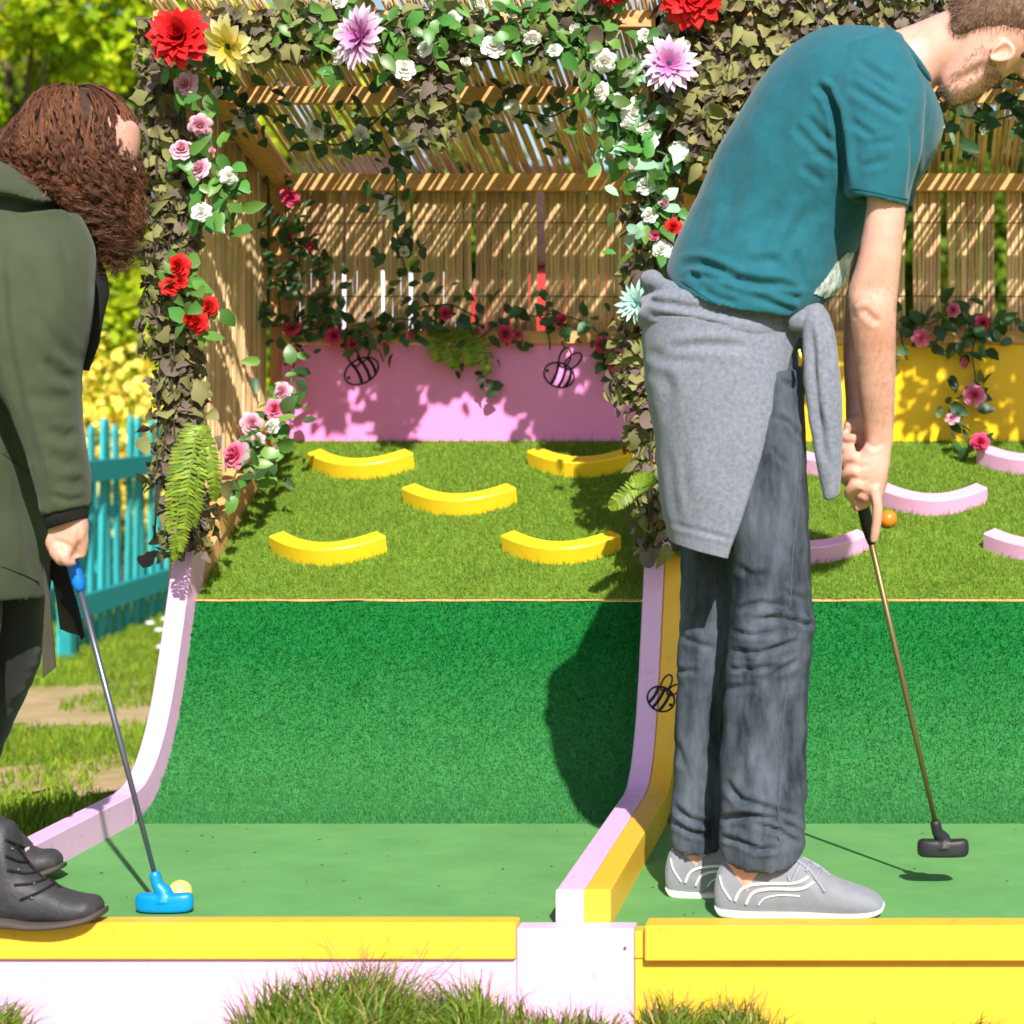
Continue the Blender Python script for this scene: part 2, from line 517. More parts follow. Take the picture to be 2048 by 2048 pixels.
# ------------------------------------------------------------------ ground
GZ = -0.2
def tuft_blades(base, length, width, lean, curl=.5, seed=1):
    """three-level grass blades; base (n,3), lean (n,2) horizontal throw of the tip"""
    n = len(base); r = np.random.default_rng(seed)
    ang = r.uniform(0, math.pi, n)
    side = np.stack([np.cos(ang), np.sin(ang), np.zeros(n)], 1) * (width / 2)[:, None]
    ln = np.concatenate([lean, np.zeros((n, 1))], 1)
    up = np.array((0, 0, 1.0))
    p1 = base + up * (length * .5)[:, None] + ln * .25
    p2 = base + up * (length * .85)[:, None] + ln * .65
    tip = base + up * (length * (1 - .12 * curl))[:, None] + ln
    V = np.stack([base - side, base + side, p1 - side * .85, p1 + side * .85, p2 - side * .5, p2 + side * .5, tip], 1)
    b = (np.arange(n) * 7)[:, None, None]
    T = np.array([[0, 1, 3], [0, 3, 2], [2, 3, 5], [2, 5, 4], [4, 5, 6]])[None]
    return V.reshape(-1, 3), (b + T).reshape(-1, 3)

def tri_blades(pos, nor, length, width, lean, seed=1):
    n = len(pos); r = np.random.default_rng(seed)
    d = r.normal(size=(n, 3))
    s = np.cross(nor, d); s /= np.linalg.norm(s, axis=1)[:, None] + 1e-9
    tip = pos + nor * length[:, None] + s[:, [1, 2, 0]] * (lean * length)[:, None] + r.normal(size=(n, 3)) * (lean * length)[:, None] * .6
    s = s * (width / 2)[:, None]
    V = np.stack([pos - s, pos + s, tip], 1).reshape(-1, 3)
    return V, np.arange(3 * n).reshape(n, 3)

def sheet(name, x0, x1, y0, y1, nx, ny, z, m, amp=0.0, kind='structure', edge=0.0):
    eo = y0
    V = []
    for j in range(ny + 1):
        for i in range(nx + 1):
            x = x0 + (x1 - x0) * i / nx; y = y0 + (y1 - y0) * j / ny
            zz = z + amp * (mnoise.noise(Vector((x * .8, y * .8, 0))))
            if edge and j in (0, ny):
                y += edge * mnoise.fractal(Vector((x * 3.5, y, 3)), .7, 2.1, 5)
            V.append((x, y, zz))
    f = [(j * (nx + 1) + i, j * (nx + 1) + i + 1, (j + 1) * (nx + 1) + i + 1, (j + 1) * (nx + 1) + i)
         for j in range(ny) for i in range(nx)]
    o = part(name, (np.array(V), f), m)
    return tag(o, kind=kind)

ground = sheet('ground', -400, 400, -60, 900, 40, 40, GZ, M['lawn'])
path = sheet('path', -9.0, -1.72, 7.25, 8.35, 500, 4, GZ + .004, M['dirt'], edge=.35)
path2 = sheet('path', -9.0, -1.72, 5.95, 6.5, 500, 3, GZ + .008, M['dirt'], edge=.3)

# lawn blades to the left of the course
n = 90000
bx = RNG.uniform(-5.2, -1.74, n); by = 4.3 + (RNG.uniform(0, 1, n) ** 1.3) * 8.5
dens = np.array([mnoise.noise(Vector((x * 2.6, y * 2.2, 5))) for x, y in zip(bx, by)])
onp = ((by > 7.25) & (by < 8.3)) | ((by > 5.98) & (by < 6.45))
keep = np.where(onp, dens > .12, dens > -.85)
bx, by, dens = bx[keep], by[keep], dens[keep]
n = len(bx)
ln = RNG.uniform(.015, .04, n) * (1 + .8 * np.clip(dens, 0, 1)) * np.where(by < 5.9, 1.5, 1)
v, f = tuft_blades(np.stack([bx, by, np.full(n, GZ)], 1), ln, RNG.uniform(.004, .008, n), RNG.normal(0, .012, (n, 2)), seed=2)
lawn_blades = tag(part('lawn_grass', (v, f), M['lawnblade']), 'short sunlit lawn grass beside the left golf lane', 'grass', kind='stuff')

# long grass along the front boards
def front_h(px):
    xs = [-200, 0, 30, 70, 120, 440, 480, 520, 640, 760, 800, 850, 960, 1000, 1080, 1180, 1250, 1262, 1290, 1330, 1420, 1460, 1540, 1600, 1900, 1950, 2000, 2200]
    hs = [.10, .085, .07, .045, .02, .025, .06, .115, .145, .155, .125, .10, .135, .10, .075, .07, .04, .035, .08, .10, .075, .095, .07, .04, .035, .06, .03, .05]
    return np.interp(px, xs, hs)
n = 26000
by = RNG.uniform(3.2, 3.635, n); bx = RNG.uniform(-1.7, .35, n)
pxx = VX + F * bx / by
hh = front_h(pxx)
ln = hh * RNG.uniform(.55, 1.12, n) + .02
keep = RNG.uniform(0, 1, n) < np.clip(hh / .09, .25, 1)
bx, by, ln, hh = bx[keep], by[keep], ln[keep], hh[keep]
n = len(bx)
lean = RNG.normal(0, 1, (n, 2)) * (.35 * ln)[:, None] + np.stack([.25 * ln * np.sin(bx * 11), -0.1 * ln], 1)
lean[:, 1] = np.minimum(lean[:, 1], 3.63 - by)
v1 = tuft_blades(np.stack([bx, by, np.full(n, GZ)], 1), ln, RNG.uniform(.003, .0065, n), lean, seed=3)
# a few tall wispy stalks
ns = 230
bx = RNG.uniform(-1.2, -.2, ns); by = RNG.uniform(3.5, 3.62, ns); pxx = VX + F * bx / by
ln = front_h(pxx) * RNG.uniform(1.1, 1.5, ns) + .02
lean = RNG.normal(0, 1, (ns, 2)) * (.35 * ln)[:, None]
lean[:, 1] = np.minimum(lean[:, 1], 3.63 - by)
v2 = tuft_blades(np.stack([bx, by, np.full(ns, GZ)], 1), ln, RNG.uniform(.0016, .003, ns), lean, curl=1, seed=4)
v = np.concatenate([v1[0], v2[0]]); f = np.concatenate([v1[1], v2[1] + len(v1[0])])
lg = part('long_grass', (v, f), M['tuftblade'])
lg.data.materials.append(M['straw']); lg.data.materials.append(M['stalk'])
mi = np.repeat((RNG.uniform(0, 1, len(v1[1]) // 5) < .13).astype(np.int32), 5)
mi = np.concatenate([mi, np.full(len(v2[1]), 2, np.int32)])
lg.data.polygons.foreach_set('material_index', mi)
tag(lg, 'tufts of long uncut grass growing against the front boards', 'grass', kind='stuff')

# ------------------------------------------------------------------ golf lanes
Y0, YF = 3.70, 4.607          # front edge and back of the flat
# ramp profile: tight at the foot, then running up at about 65 degrees
RAMP = catmull(np.array([(4.607, 0), (4.667, .0075), (4.712, .0215), (4.772, .0535), (4.826, .101), (4.880, .168), (4.926, .2497), (4.968, .340), (5.013, .443)]), 4)
YL, ZL = 5.013, 0.443         # lip of the ramp
YB, ZB = 5.74, 0.80           # back board foot
_t = np.gradient(RAMP, axis=0); _t /= np.linalg.norm(_t, axis=1)[:, None]
_t[0] = (1, 0)
RAMPN = np.stack([-_t[:, 1], _t[:, 0]], 1)
def ramp_pts(off=0.0, ext=0.0):
    pts = RAMP + RAMPN * off
    if ext:
        pts = np.concatenate([pts, (pts[-1] + _t[-1] * ext)[None]])
    return [tuple(p) for p in pts]

def strip(path_b, path_t, x0, x1, c=.003):
    """solid strip between a bottom path and a top path ((y,z) lists) with eased top edges"""
    V, f = [], []
    n = len(path_b)
    for (yb, zb), (yt, zt) in zip(path_b, path_t):
        d = np.array((yb - yt, zb - zt)); L = np.linalg.norm(d); d = d / L * c
        V += [(x0, yb, zb), (x0, yt + d[0], zt + d[1]), (x0 + c, yt, zt), (x1 - c, yt, zt), (x1, yt + d[0], zt + d[1]), (x1, yb, zb)]
    for i in range(n - 1):
        for k in range(6):
            j = (k + 1) % 6
            f.append((i * 6 + k, i * 6 + 6 + k, i * 6 + 6 + j, i * 6 + j))
    f.append(tuple(range(6))); f.append(tuple(range((n - 1) * 6 + 5, (n - 1) * 6 - 1, -1)))
    return np.array(V), f

def rail(lane, x0, x1, m, h=.065, joint=True):
    fl_b = [(Y0, -.03), (YF - .004, -.03)]; fl_t = [(Y0, h), (YF - .004, h)]
    a = part('rail', strip(fl_b, fl_t, x0, x1), m, lane)
    rb = ramp_pts(-.03, .135); rt = ramp_pts(h, .105)
    part('curved_rail', strip(rb, rt, x0 + .0004, x1 - .0004), m, lane)

def lane_builder(label, xl, xr, paint, wallpaint, group, seed):
    lane = thing('golf_lane', label, 'golf lane', ((xl + xr) / 2, Y0, 0), group)
    r = np.random.default_rng(seed)
    # playing surfaces
    part('putting_surface', box(xl, xr, Y0 - .008, YF, -.02, 0), M['felt'], lane)
    rp = ramp_pts()
    V = [(x, y, z) for (y, z) in rp for x in (xl, xr)]
    f = [(2 * i, 2 * i + 1, 2 * i + 3, 2 * i + 2) for i in range(len(rp) - 1)]
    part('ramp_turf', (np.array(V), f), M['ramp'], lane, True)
    # wavy lip strip of hessian backing, then the moss coloured slope
    xs = np.linspace(xl, xr, 40)
    lip = [(x, YL - .004, ZL + .002 + .003 * mnoise.noise(Vector((x * 9, seed, 0)))) for x in xs] + \
          [(x, YL + .02, ZL + .012) for x in xs]
    part('turf_backing', (np.array(lip), [(i, i + 1, 41 + i, 40 + i) for i in range(39)]), M['timberx'], lane)
    nx, ny = 30, 24
    V = []
    for j in range(ny + 1):
        for i in range(nx + 1):
            t = j / ny
            V.append((xl + (xr - xl) * i / nx, YL + .004 + (YB - YL) * t, ZL + .008 + (ZB - ZL) * t))
    f = [(j * (nx + 1) + i, j * (nx + 1) + i + 1, (j + 1) * (nx + 1) + i + 1, (j + 1) * (nx + 1) + i) for j in range(ny) for i in range(nx)]
    part('sloping_turf', (np.array(V), f), M['slope'], lane)
    # pile
    n = 90000
    x = r.uniform(xl, xr, n); t = r.uniform(0, 1, n)
    pos = np.stack([x, YL + .002 + (YB - YL) * t, ZL + .006 + (ZB - ZL) * t], 1)
    nn = np.array((0, -(ZB - ZL), YB - YL)); nn /= np.linalg.norm(nn)
    bl = tri_blades(pos, np.tile(nn, (n, 1)), r.uniform(.005, .0105, n), r.uniform(.0018, .003, n), r.uniform(.4, 1.2, n), seed)
    o = part('sloping_turf_pile', bl, M['slopeblade'], lane); o['kind'] = 'stuff'
    n = 90000
    x = r.uniform(xl, xr, n); a = r.uniform(0, len(RAMP) - 1.001, n)
    seg = np.linalg.norm(np.diff(RAMP, axis=0), axis=1); cum = np.concatenate([[0], np.cumsum(seg)])
    sl = r.uniform(0, cum[-1], n)
    yy = np.interp(sl, cum, RAMP[:, 0]); zz = np.interp(sl, cum, RAMP[:, 1])
    pos = np.stack([x, yy, zz], 1)
    no = np.stack([np.zeros(n), np.interp(sl, cum, RAMPN[:, 0]), np.interp(sl, cum, RAMPN[:, 1])], 1)
    bl = tri_blades(pos, no, r.uniform(.003, .007, n), r.uniform(.0015, .0026, n), r.uniform(.5, 1.4, n), seed + 1)
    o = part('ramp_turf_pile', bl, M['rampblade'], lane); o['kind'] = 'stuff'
    # grit, petals and bits of leaf dropped on the felt
    bits = []
    for k in range(34):
        x0 = r.uniform(xl + .03, xr - .03); y0 = r.uniform(Y0 + .03, YF - .02); a = r.uniform(0, 6.28); s_ = r.uniform(.002, .0055)
        c_, n_ = math.cos(a), math.sin(a)
        bits.append((np.array([(x0 + s_ * c_, y0 + s_ * n_, .001), (x0 - s_ * n_ * .5, y0 + s_ * c_ * .5, .003), (x0 - s_ * c_, y0 - s_ * n_, .0015), (x0 + s_ * n_ * .5, y0 - s_ * c_ * .5, .001)]), [(0, 1, 2, 3)]))
    o = part('leaf_litter', join(*bits), M['bark'], lane); o['kind'] = 'stuff'
    # back board
    bb = part('back_board', box(xl - .01, xr + .01, YB + .004, YB + .022, ZB - .1, 1.07, .002), wallpaint, lane)
    return lane, bb

XL, XR = -1.653, -.594
GRP = 'mini golf lanes'
laneA, boardA = lane_builder('pink and green ramped mini golf lane under the bamboo shelter, woman putting on it', XL, XR, M['pink'], M['wallpink'], GRP, 11)
rail(laneA, XL - .047, XL, M['pink'])
rail(laneA, XR, XR + .048, M['pink'])
XL2, XR2 = -.499, .56
laneB, boardB = lane_builder('yellow edged ramped mini golf lane with pale pink obstacles that the man stands on', XL2, XR2, M['yellow'], M['wallyellow'], GRP, 23)
rail(laneB, XR + .0485, XL2, M['yellow'])
rail(laneB, XR2, XR2 + .047, M['yellow'])
# front boards, centre block, fascias
xcb = (1035 - VX) * 3.66 / F; xcc = (1268 - VX) * 3.655 / F
part('front_board', box(-1.74, xcb - .001, 3.645, 3.69, -.043, .02, .003), M['yellow'], laneA)
part('fascia', box(-1.74, xcb - .001, 3.655, 3.692, -.5, -.044, .002), M['pink'], laneA)
part('centre_block', box(xcb, xcc, 3.651, 3.695, -.5, .009, .002), M['pink'], laneA)
part('side_skirt', box(-1.716, -1.7005, 3.70, YB, -.25, -.03), M['pink'], laneA)
sb = tube([(P(1250, 1896, 3.6505))[:3] + np.array((0, 0, 0)), P(1250, 1896, 3.6505) + np.array((0, -.002, 0))], .0028, 8)
part('screw', sb, M['steel'], laneA)
part('front_board', box((1290 - VX) * 3.64 / F, .63, 3.632, 3.69, -.042, .018, .003), M['yellow'], laneB)
part('fascia', box(xcc + .001, .63, 3.654, 3.692, -.5, -.043, .002), M['yellow'], laneB)
part('front_board_end', box(xcc + .001, (1290 - VX) * 3.64 / F - .001, 3.650, 3.69, -.042, .004, .002), M['yellow'], laneB)
# timber side boards on the slope (raw blocks stepping up beside the roses)
SL = (ZB - ZL) / (YB - YL)
def slope_z(y): return ZL + (y - YL) * SL
for xa, xb, ln in ((XL - .047, XL - .002, laneA), (XR + .002, XR + .046, laneA), (XR + .05, XL2 - .002, laneB), (XR2, XR2 + .045, laneB)):
    pb = [(YL + .035, slope_z(YL + .035) - .04), (YB, ZB - .04)]
    pt = [(YL + .035, slope_z(YL + .035) + .062), (YB, ZB + .062)]
    part('side_timber', strip(pb, pt, xa, xb), M['timber'] if ln is laneA and xa < -1 else (M['pink'] if ln is laneA else M['yellow']), ln)
for yy, h in ((5.22, .11), (5.36, .12), (5.5, .135), (5.62, .15)):
    part('timber_block', bar((XL - .02, yy - .045, slope_z(yy - .045) + h - .03), (XL - .02, yy + .06, slope_z(yy + .06) + h - .03), .05, .05), M['timber'], laneA)

# ------------------------------------------------------------------ bamboo shelters
ROOF_F, ROOF_FZ = 4.86, 1.835      # roof front edge
ROOF_K = .30
def roof_z(y): return ROOF_FZ - ROOF_K * (y - ROOF_F)
CANE = {}
def cane_mesh(L, seed, r=.0061):
    k = (round(L, 2), seed)
    if k in CANE: return CANE[k]
    rr = random.Random(seed)
    n = 7
    pts, rad = [], []
    for i in range(n):
        t = i / (n - 1)
        pts.append((rr.uniform(-.0018, .0018), rr.uniform(-.0018, .0018), t * L))
        rad.append(r * rr.uniform(.86, 1.08))
    v, f = tube(pts, rad, 6)
    CANE[k] = new_mesh('cane', v, f, M['cane'], True)
    return CANE[k]

def cane(th, p, d, L, seed):
    o = obj('cane', cane_mesh(L, seed % 5), th)
    q = Vector(d).to_track_quat('Z', 'Y')
    o.rotation_mode = 'QUATERNION'
    o.rotation_quaternion = q @ Matrix.Rotation(random.uniform(0, 6.28), 4, 'Z').to_quaternion()
    o.location = Vector(p) - Vector(OFF[th.name])
    s = random.uniform(.9, 1.1)
    o.scale = (s, s, 1)

def shelter(label, xl, xr, group, left_wall, back_gap_seed, gaps=(), roofgap=.05):
    sh = thing('bamboo_shelter', label, 'shelter', ((xl + xr) / 2, 5.3, 0), group)
    rr = random.Random(back_gap_seed)
    bk = YB + .06
    # posts and beams of raw timber
    for x in (xl - .03, xr + .03):
        part('back_post', box(x - .022, x + .022, bk - .02, bk + .025, .2, roof_z(bk) - .03, .002), M['timberz'], sh)
        part('front_post', box(x - .02, x + .02, 4.975, 5.012, .60, roof_z(4.98) - .03, .002), M['timberz'], sh)
    zb = roof_z(bk)
    part('back_beam', box(xl - .01, xr + .01, bk - .058, bk - .021, zb - .068, zb - .022, .003), M['timberx'], sh)
    ym = 5.27
    part('middle_beam', box(xl - .01, xr + .01, ym, ym + .035, roof_z(ym) - .058, roof_z(ym) - .016, .003), M['timberx'], sh)
    part('header_beam', box(xl - .06, xr + .06, ROOF_F + .03, ROOF_F + .07, roof_z(ROOF_F) - .06, roof_z(ROOF_F) - .02, .003), M['timberx'], sh)
    for x in (xl - .03, xr + .03):
        part('side_beam', bar((x, ROOF_F + .07, roof_z(ROOF_F + .07) - .04), (x, bk - .02, roof_z(bk - .02) - .04), .04, .05), M['timber'], sh)
    part('corner_brace', bar((xl - .005, 5.35, roof_z(5.35) - .06), (xl - .005, bk - .03, zb - .045), .03, .055), M['timber'], sh)
    part('sill_rail', box(xl - .005, xr + .005, YB - .012, YB + .03, 1.071, 1.106, .003), M['timberx'], sh)
    # roof canes
    d = Vector((0, 1, -ROOF_K)).normalized()
    x = xl - .06
    L = (bk + .06 - ROOF_F) / d.y
    while x < xr + .06:
        if rr.random() > roofgap:
            cane(sh, (x, ROOF_F + rr.uniform(-.03, .01), ROOF_FZ + .002 + rr.uniform(-.002, .003)), (d.x + rr.uniform(-.006, .006), d.y, d.z), L, rr.randrange(100))
        x += rr.uniform(.0130, .0157)
    # back wall canes
    x = xl - .02
    while x < xr + .02:
        px = VX + F * x / (bk)
        if rr.random() > (.004 if left_wall else .03) and not any(a < px < b for a, b in gaps):
            cane(sh, (x, bk - .012 + rr.uniform(-.003, .003), 1.075), (rr.uniform(-.005, .005), rr.uniform(-.003, .003), 1), zb - 1.1, rr.randrange(100))
        x += rr.uniform(.0099, .0112)
    if left_wall:
        y = 5.02
        while y < bk - .02:
            z0 = slope_z(y) - .05
            cane(sh, (xl - .062 + rr.uniform(-.003, .003), y, z0), (rr.uniform(-.004, .004), rr.uniform(-.01, .01), 1), roof_z(y) - z0 - .02, rr.randrange(100))
            y += rr.uniform(.0118, .0132)
    # wire ties across the screen
    for z in (1.2, 1.4):
        part('tie_wire', tube([(xl, bk - .021, z), (xl + .5, bk - .0205, z + .002), (xr, bk - .021, z)], .0011, 4), M['cord'], sh)
    return sh
shA = shelter('bamboo screened shelter with roof of canes over the pink lane', XL, XR, 'bamboo shelters over the lanes', True, 5,
              gaps=((686, 695), (739, 743), (765, 769), (801, 805), (1084, 1089)))
shB = shelter('bamboo screened shelter over the yellow lane behind the man', XL2, XR2, 'bamboo shelters over the lanes', False, 9,
              gaps=((1812, 1830), (1880, 1893), (1990, 2010)), roofgap=.1)

# ------------------------------------------------------------------ curved obstacles
def banana_mesh(m, name):
    n = 40; L = .265; sag = .068; wt = .040; h = .051
    V, f = [], []
    for i in range(n + 1):
        t = i / n * 2 - 1
        x = t * L / 2
        yc = sag * (t * t)               # ends curve away up the slope
        tang = np.array((L / 2, sag * 2 * t)); tang /= np.linalg.norm(tang)
        nx_, ny_ = -tang[1], tang[0]
        c = .003
        for o_, z in ((0, 0), (0, h - c), (c, h), (wt - c, h), (wt, h - c), (wt, 0)):
            V.append((x + nx_ * o_, yc + ny_ * o_, z))
    for i in range(n):
        for k in range(6):
            j = (k + 1) % 6
            f.append((i * 6 + k, i * 6 + 6 + k, i * 6 + 6 + j, i * 6 + j))
    f.append(tuple(range(6))); f.append(tuple(range(n * 6 + 5, n * 6 - 1, -1)))
    return new_mesh(name, np.array(V), f, m)
sl_ang = math.atan(SL)
def slope_hit(px, py):
    """where the ray through a photo pixel meets the sloping turf"""
    k = (py - VY) / F
    # EYE - k*y = ZL + (y-YL)*SL
    y = (EYE - ZL + YL * SL) / (SL + k)
    return np.array(((px - VX) * y / F, y, slope_z(y)))
bm_y = banana_mesh(M['banana'], 'curved_obstacle'); bm_p = banana_mesh(M['bananapink'], 'curved_obstacle')
bl = [  # px of left end, px of right end, py of lowest front edge, label
    (527, 763, 1136, bm_y, 'yellow curved wooden obstacle at the front left of the mossy slope'),
    (996, 1237, 1134, bm_y, 'yellow curved wooden obstacle at the front right of the slope, grass shadow on its end'),
    (795, 1026, 1036, bm_y, 'yellow curved wooden obstacle alone in the middle of the slope'),
    (605, 819, 964, bm_y, 'yellow curved wooden obstacle at the back left, close below the pink board'),
    (1047, 1272, 960, bm_y, 'yellow curved wooden obstacle at the back right, half in the post shadow'),
    (1500, 1737, 1132, bm_p, 'pale pink curved obstacle at the front of the slope, half hidden by the jeans'),
    (1968, 2205, 1130, bm_p, 'pale pink curved obstacle at the front right, cut by the picture edge'),
    (1755, 1977, 1036, bm_p, 'pale pink curved obstacle beside the orange ball'),
    (1560, 1780, 958, bm_p, 'pale pink curved obstacle behind the man, only a sliver by the knit sleeve'),
    (1955, 2170, 955, bm_p, 'pale pink curved obstacle below the trailing rose vine on the right'),
]
for a, b, py, me, lab in bl:
    p = slope_hit((a + b) / 2, py)
    o = tag(obj('curved_obstacle', me), lab, 'obstacle', 'curved obstacles screwed to the slopes')
    o.location = p
    w = (b - a) * p[1] / F
    o.rotation_euler = (sl_ang * .95, 0, random.uniform(-.02, .02))
    o.scale = (w / .265, 1.0, 1.0)

# ------------------------------------------------------------------ bee drawings (black line work on the boards)
def wall_pt(px, py, Y): return P(px, py, Y)
def line_work(lines, Y, parent, w=.0021, name='bee_drawing'):
    bits = []
    for pl, ww in lines:
        pts = catmull(np.array([wall_pt(x, y, Y) for x, y in pl]), 5)
        bits.append(tube(pts, w * ww, 5))
    part(name, join(*bits), M['black'], parent)
def ell(cx, cy, a, b, ang, n=16, s=0, e=360):
    out = []
    for i in range(n + 1):
        t = math.radians(s + (e - s) * i / n)
        x, y = a * math.cos(t), b * math.sin(t)
        out.append((cx + x * math.cos(ang) - y * math.sin(ang), cy + x * math.sin(ang) + y * math.cos(ang)))
    return out
def bee(cx, cy, a, b, ang, wings, flip=1):
    L = [(ell(cx, cy, a, b, ang), 1.2)]
    ca, sa = math.cos(ang), math.sin(ang)
    for t in (-.3, .2, .62):
        hgt = b * math.sqrt(1 - t * t)
        L.append(([(cx + (a * t * flip + a * .1 * (1 - q * q)) * ca - q * hgt * sa, cy + (a * t * flip + a * .1 * (1 - q * q)) * sa + q * hgt * ca) for q in (-1, -.5, 0, .5, 1)], 2.0))
    L.append((ell(cx - a * .8 * flip * ca, cy - a * .8 * flip * sa, 1.4, 1.4, 0, 6), 1.3))
    for w in wings: L.append((ell(*w), 1.1))
    return L
line_work(bee(723, 742, 36, 24, -.5, [(706, 712, 22, 11, 1.1), (728, 703, 22, 11, 1.9)]), YB + .003, boardA)
line_work(bee(1118, 750, 31, 24, .35, [(1130, 715, 20, 11, -1.25), (1146, 722, 21, 11, -.75)]), YB + .003, boardA)
_rv = [join(strip(ramp_pts(-.03, .135), ramp_pts(.065, .105), XR + .0004, XL2 - .0004))][0]
_rb = BVHTree.FromPolygons([tuple(v) for v in _rv[0]], _rv[1])
_bits = []
for pl, ww in bee(1322, 1398, 28, 24, .55, [(1333, 1366, 18, 9, -1.1), (1348, 1380, 16, 8, -.6)], -1):
    pts = []
    for x, y in catmull(np.array(pl), 5):
        d = (Vector(P(x, y, 1.0)) - Vector((0, 0, EYE))).normalized()
        h = _rb.ray_cast(Vector((0, 0, EYE)), d)
        if h[0] is not None: pts.append(np.array(h[0]) - np.array(d) * .001)
    if len(pts) > 3: _bits.append(tube(np.array(pts), .0018 * ww, 5))
if _bits: part('bee_drawing', join(*_bits), M['black'], laneB)

# ------------------------------------------------------------------ balls and putters
def ball(name, m, p, lab):
    bm_v, bm_f = [], []
    n, k = 24, 14
    for i in range(k + 1):
        a = math.pi * i / k
        for j in range(n):
            t = 2 * math.pi * j / n
            bm_v.append((.0214 * math.sin(a) * math.cos(t), .0214 * math.sin(a) * math.sin(t), -.0214 * math.cos(a)))
    for i in range(k):
        for j in range(n):
            q = (j + 1) % n
            bm_f.append((i * n + j, i * n + q, i * n + n + q, i * n + n + j))
    o = obj('golf_ball', new_mesh('golf_ball', np.array(bm_v), bm_f, m, True))
    o.location = p
    return tag(o, lab, 'golf ball', 'golf balls in play')
by_ = 3.87
ball('golf_ball', M['ballyellow'], ((360 - VX) * by_ / F, by_, .0214), 'pale yellow golf ball behind the blue putter head')
pb = slope_hit(1777, 1058)
ball('golf_ball', M['ballorange'], (pb[0], pb[1] - .006, pb[2] + .026), 'orange golf ball against the pale pink obstacle next to the man\'s hand')

def putter(lab, base, top, grip_len, grip_r, mg, ms, mh, headx, toe=.0):
    """two-way rubber putter: shaft foot at base, butt of the grip at top"""
    base, top = np.array(base), np.array(top)
    th = thing('putter', lab, 'putter', tuple(base))
    d = top - base; L = np.linalg.norm(d); d /= L
    g0 = L - grip_len
    part('shaft', tube([base + d * .055, base + d * (g0 * .5), base + d * (g0 + .03)], [.0042, .0052, .0056], 10), ms, th, True)
    s = np.linspace(0, 1, 14)
    part('grip', tube([base + d * (g0 + t * grip_len) for t in s], [grip_r * (.62 if t == 0 else (.86 if t < .1 else (1.05 if t < .9 else 1.12))) for t in s], 12), mg, th, True)
    # head: rounded double-faced block with neck
    n = 28; V, f = [], []
    for k, (zz, sc) in enumerate(((0, .86), (.004, .97), (.012, 1.0), (.022, .985), (.027, .93), (.030, .8))):
        for i in range(n):
            t = 2 * math.pi * i / n
            x = headx * sc * spow(math.cos(t), 2.8); y = .0165 * sc * spow(math.sin(t), 2.4)
            V.append((base[0] + x, base[1] + y, base[2] + zz + .006 * (x / headx) ** 2 * (zz / .03)))
    for k in range(5):
        for i in range(n):
            j = (i + 1) % n
            f.append((k * n + i, k * n + j, k * n + n + j, k * n + n + i))
    f.append(tuple(range(n - 1, -1, -1))); f.append(tuple(range(5 * n, 6 * n)))
    neck = tube([base + np.array((0, 0, .018)), base + np.array((0, 0, .030)) + d * .006, base + d * .05, base + d * .068, base + d * .074], [.020, .0145, .0108, .0104, .0078], 12)
    hv, hf, _ = remesh(join((np.array(V), f), neck), .0017, 8)
    part('head', (hv, hf), mh, th, True)
    return th
pw0 = P(329, 1828, 3.80); pw0[2] = .003
pw1 = P(131, 1068, 3.785)
putterW = putter('blue putter with blue grip in the hand of the woman', pw0, pw1, .105, .0112, M['bluegrip'], M['steel'], M['blueplastic'], .052)
pm0 = P(1886, 1713, 3.99)
pm1 = P(1694, 872, 3.83)
putterM = putter('black putter with greenish shaft lifted off the felt by the man', pm0, pm1, .205, .0112, M['blackrub'], M['brass'], M['blackrub'], .049)
# ------------------------------------------------------------------ people
def shrink(secs, px, dd):
    out = []
    for s in secs:
        s = list(s) + [0] * (7 - len(s))
        ax, ay, bx, by = s[:4]
        L = math.hypot(bx - ax, by - ay) + 1e-6
        ux, uy = (bx - ax) / L * px, (by - ay) / L * px
        out.append((ax + ux, ay + uy, bx - ux, by - uy, s[4], s[5] - dd, 0))
    return out

def pxtube(pts, n=12, sub=4):
    """pts: (px, py, Y, radius m)"""
    A = catmull(np.array(pts, dtype=float), sub)
    return tube(np.array([P(a, b, c) for a, b, c, r in A]), A[:, 3], n)

def blob(px, py, Y, rx, ry, rz, n=16, k=10):
    c = P(px, py, Y); V, f = [], []
    for i in range(k + 1):
        a = math.pi * i / k
        for j in range(n):
            t = 2 * math.pi * j / n
            V.append((c[0] + rx * math.sin(a) * math.cos(t), c[1] + ry * math.sin(a) * math.sin(t), c[2] - rz * math.cos(a)))
    for i in range(k):
        for j in range(n):
            q = (j + 1) % n
            f.append((i * n + j, i * n + q, i * n + n + q, i * n + n + j))
    return np.array(V), f

def sculpt(name, vf, voxel, m, parent, smooth=4, lines=(), ymax=99, fn=None, amp=1.0):
    lines = [(p_, w_ * 1.15, a_ * .85) for p_, w_, a_ in lines]
    V, fc, N = remesh(vf, voxel, smooth)
    if fn is not None:
        V = V + N * fn(V, N)[:, None]
    if lines:
        V = folds(V, N, lines, ymax, amp)
    o = part(name, (V, fc), m, parent, True)
    return o, V, fc

def bvh_of(V, fc):
    return BVHTree.FromPolygons([tuple(v) for v in V], [tuple(int(i) for i in q) for q in fc])

EYEV = Vector((0, 0, EYE))
def on_surf(bvh, px, py, lift=.0012):
    d = (Vector(P(px, py, 1.0)) - EYEV).normalized()
    h = bvh.ray_cast(EYEV, d)
    if h[0] is None: return None
    return np.array(h[0] + h[1] * lift) if h[1].dot(d) < 0 else np.array(h[0] - h[1] * lift)

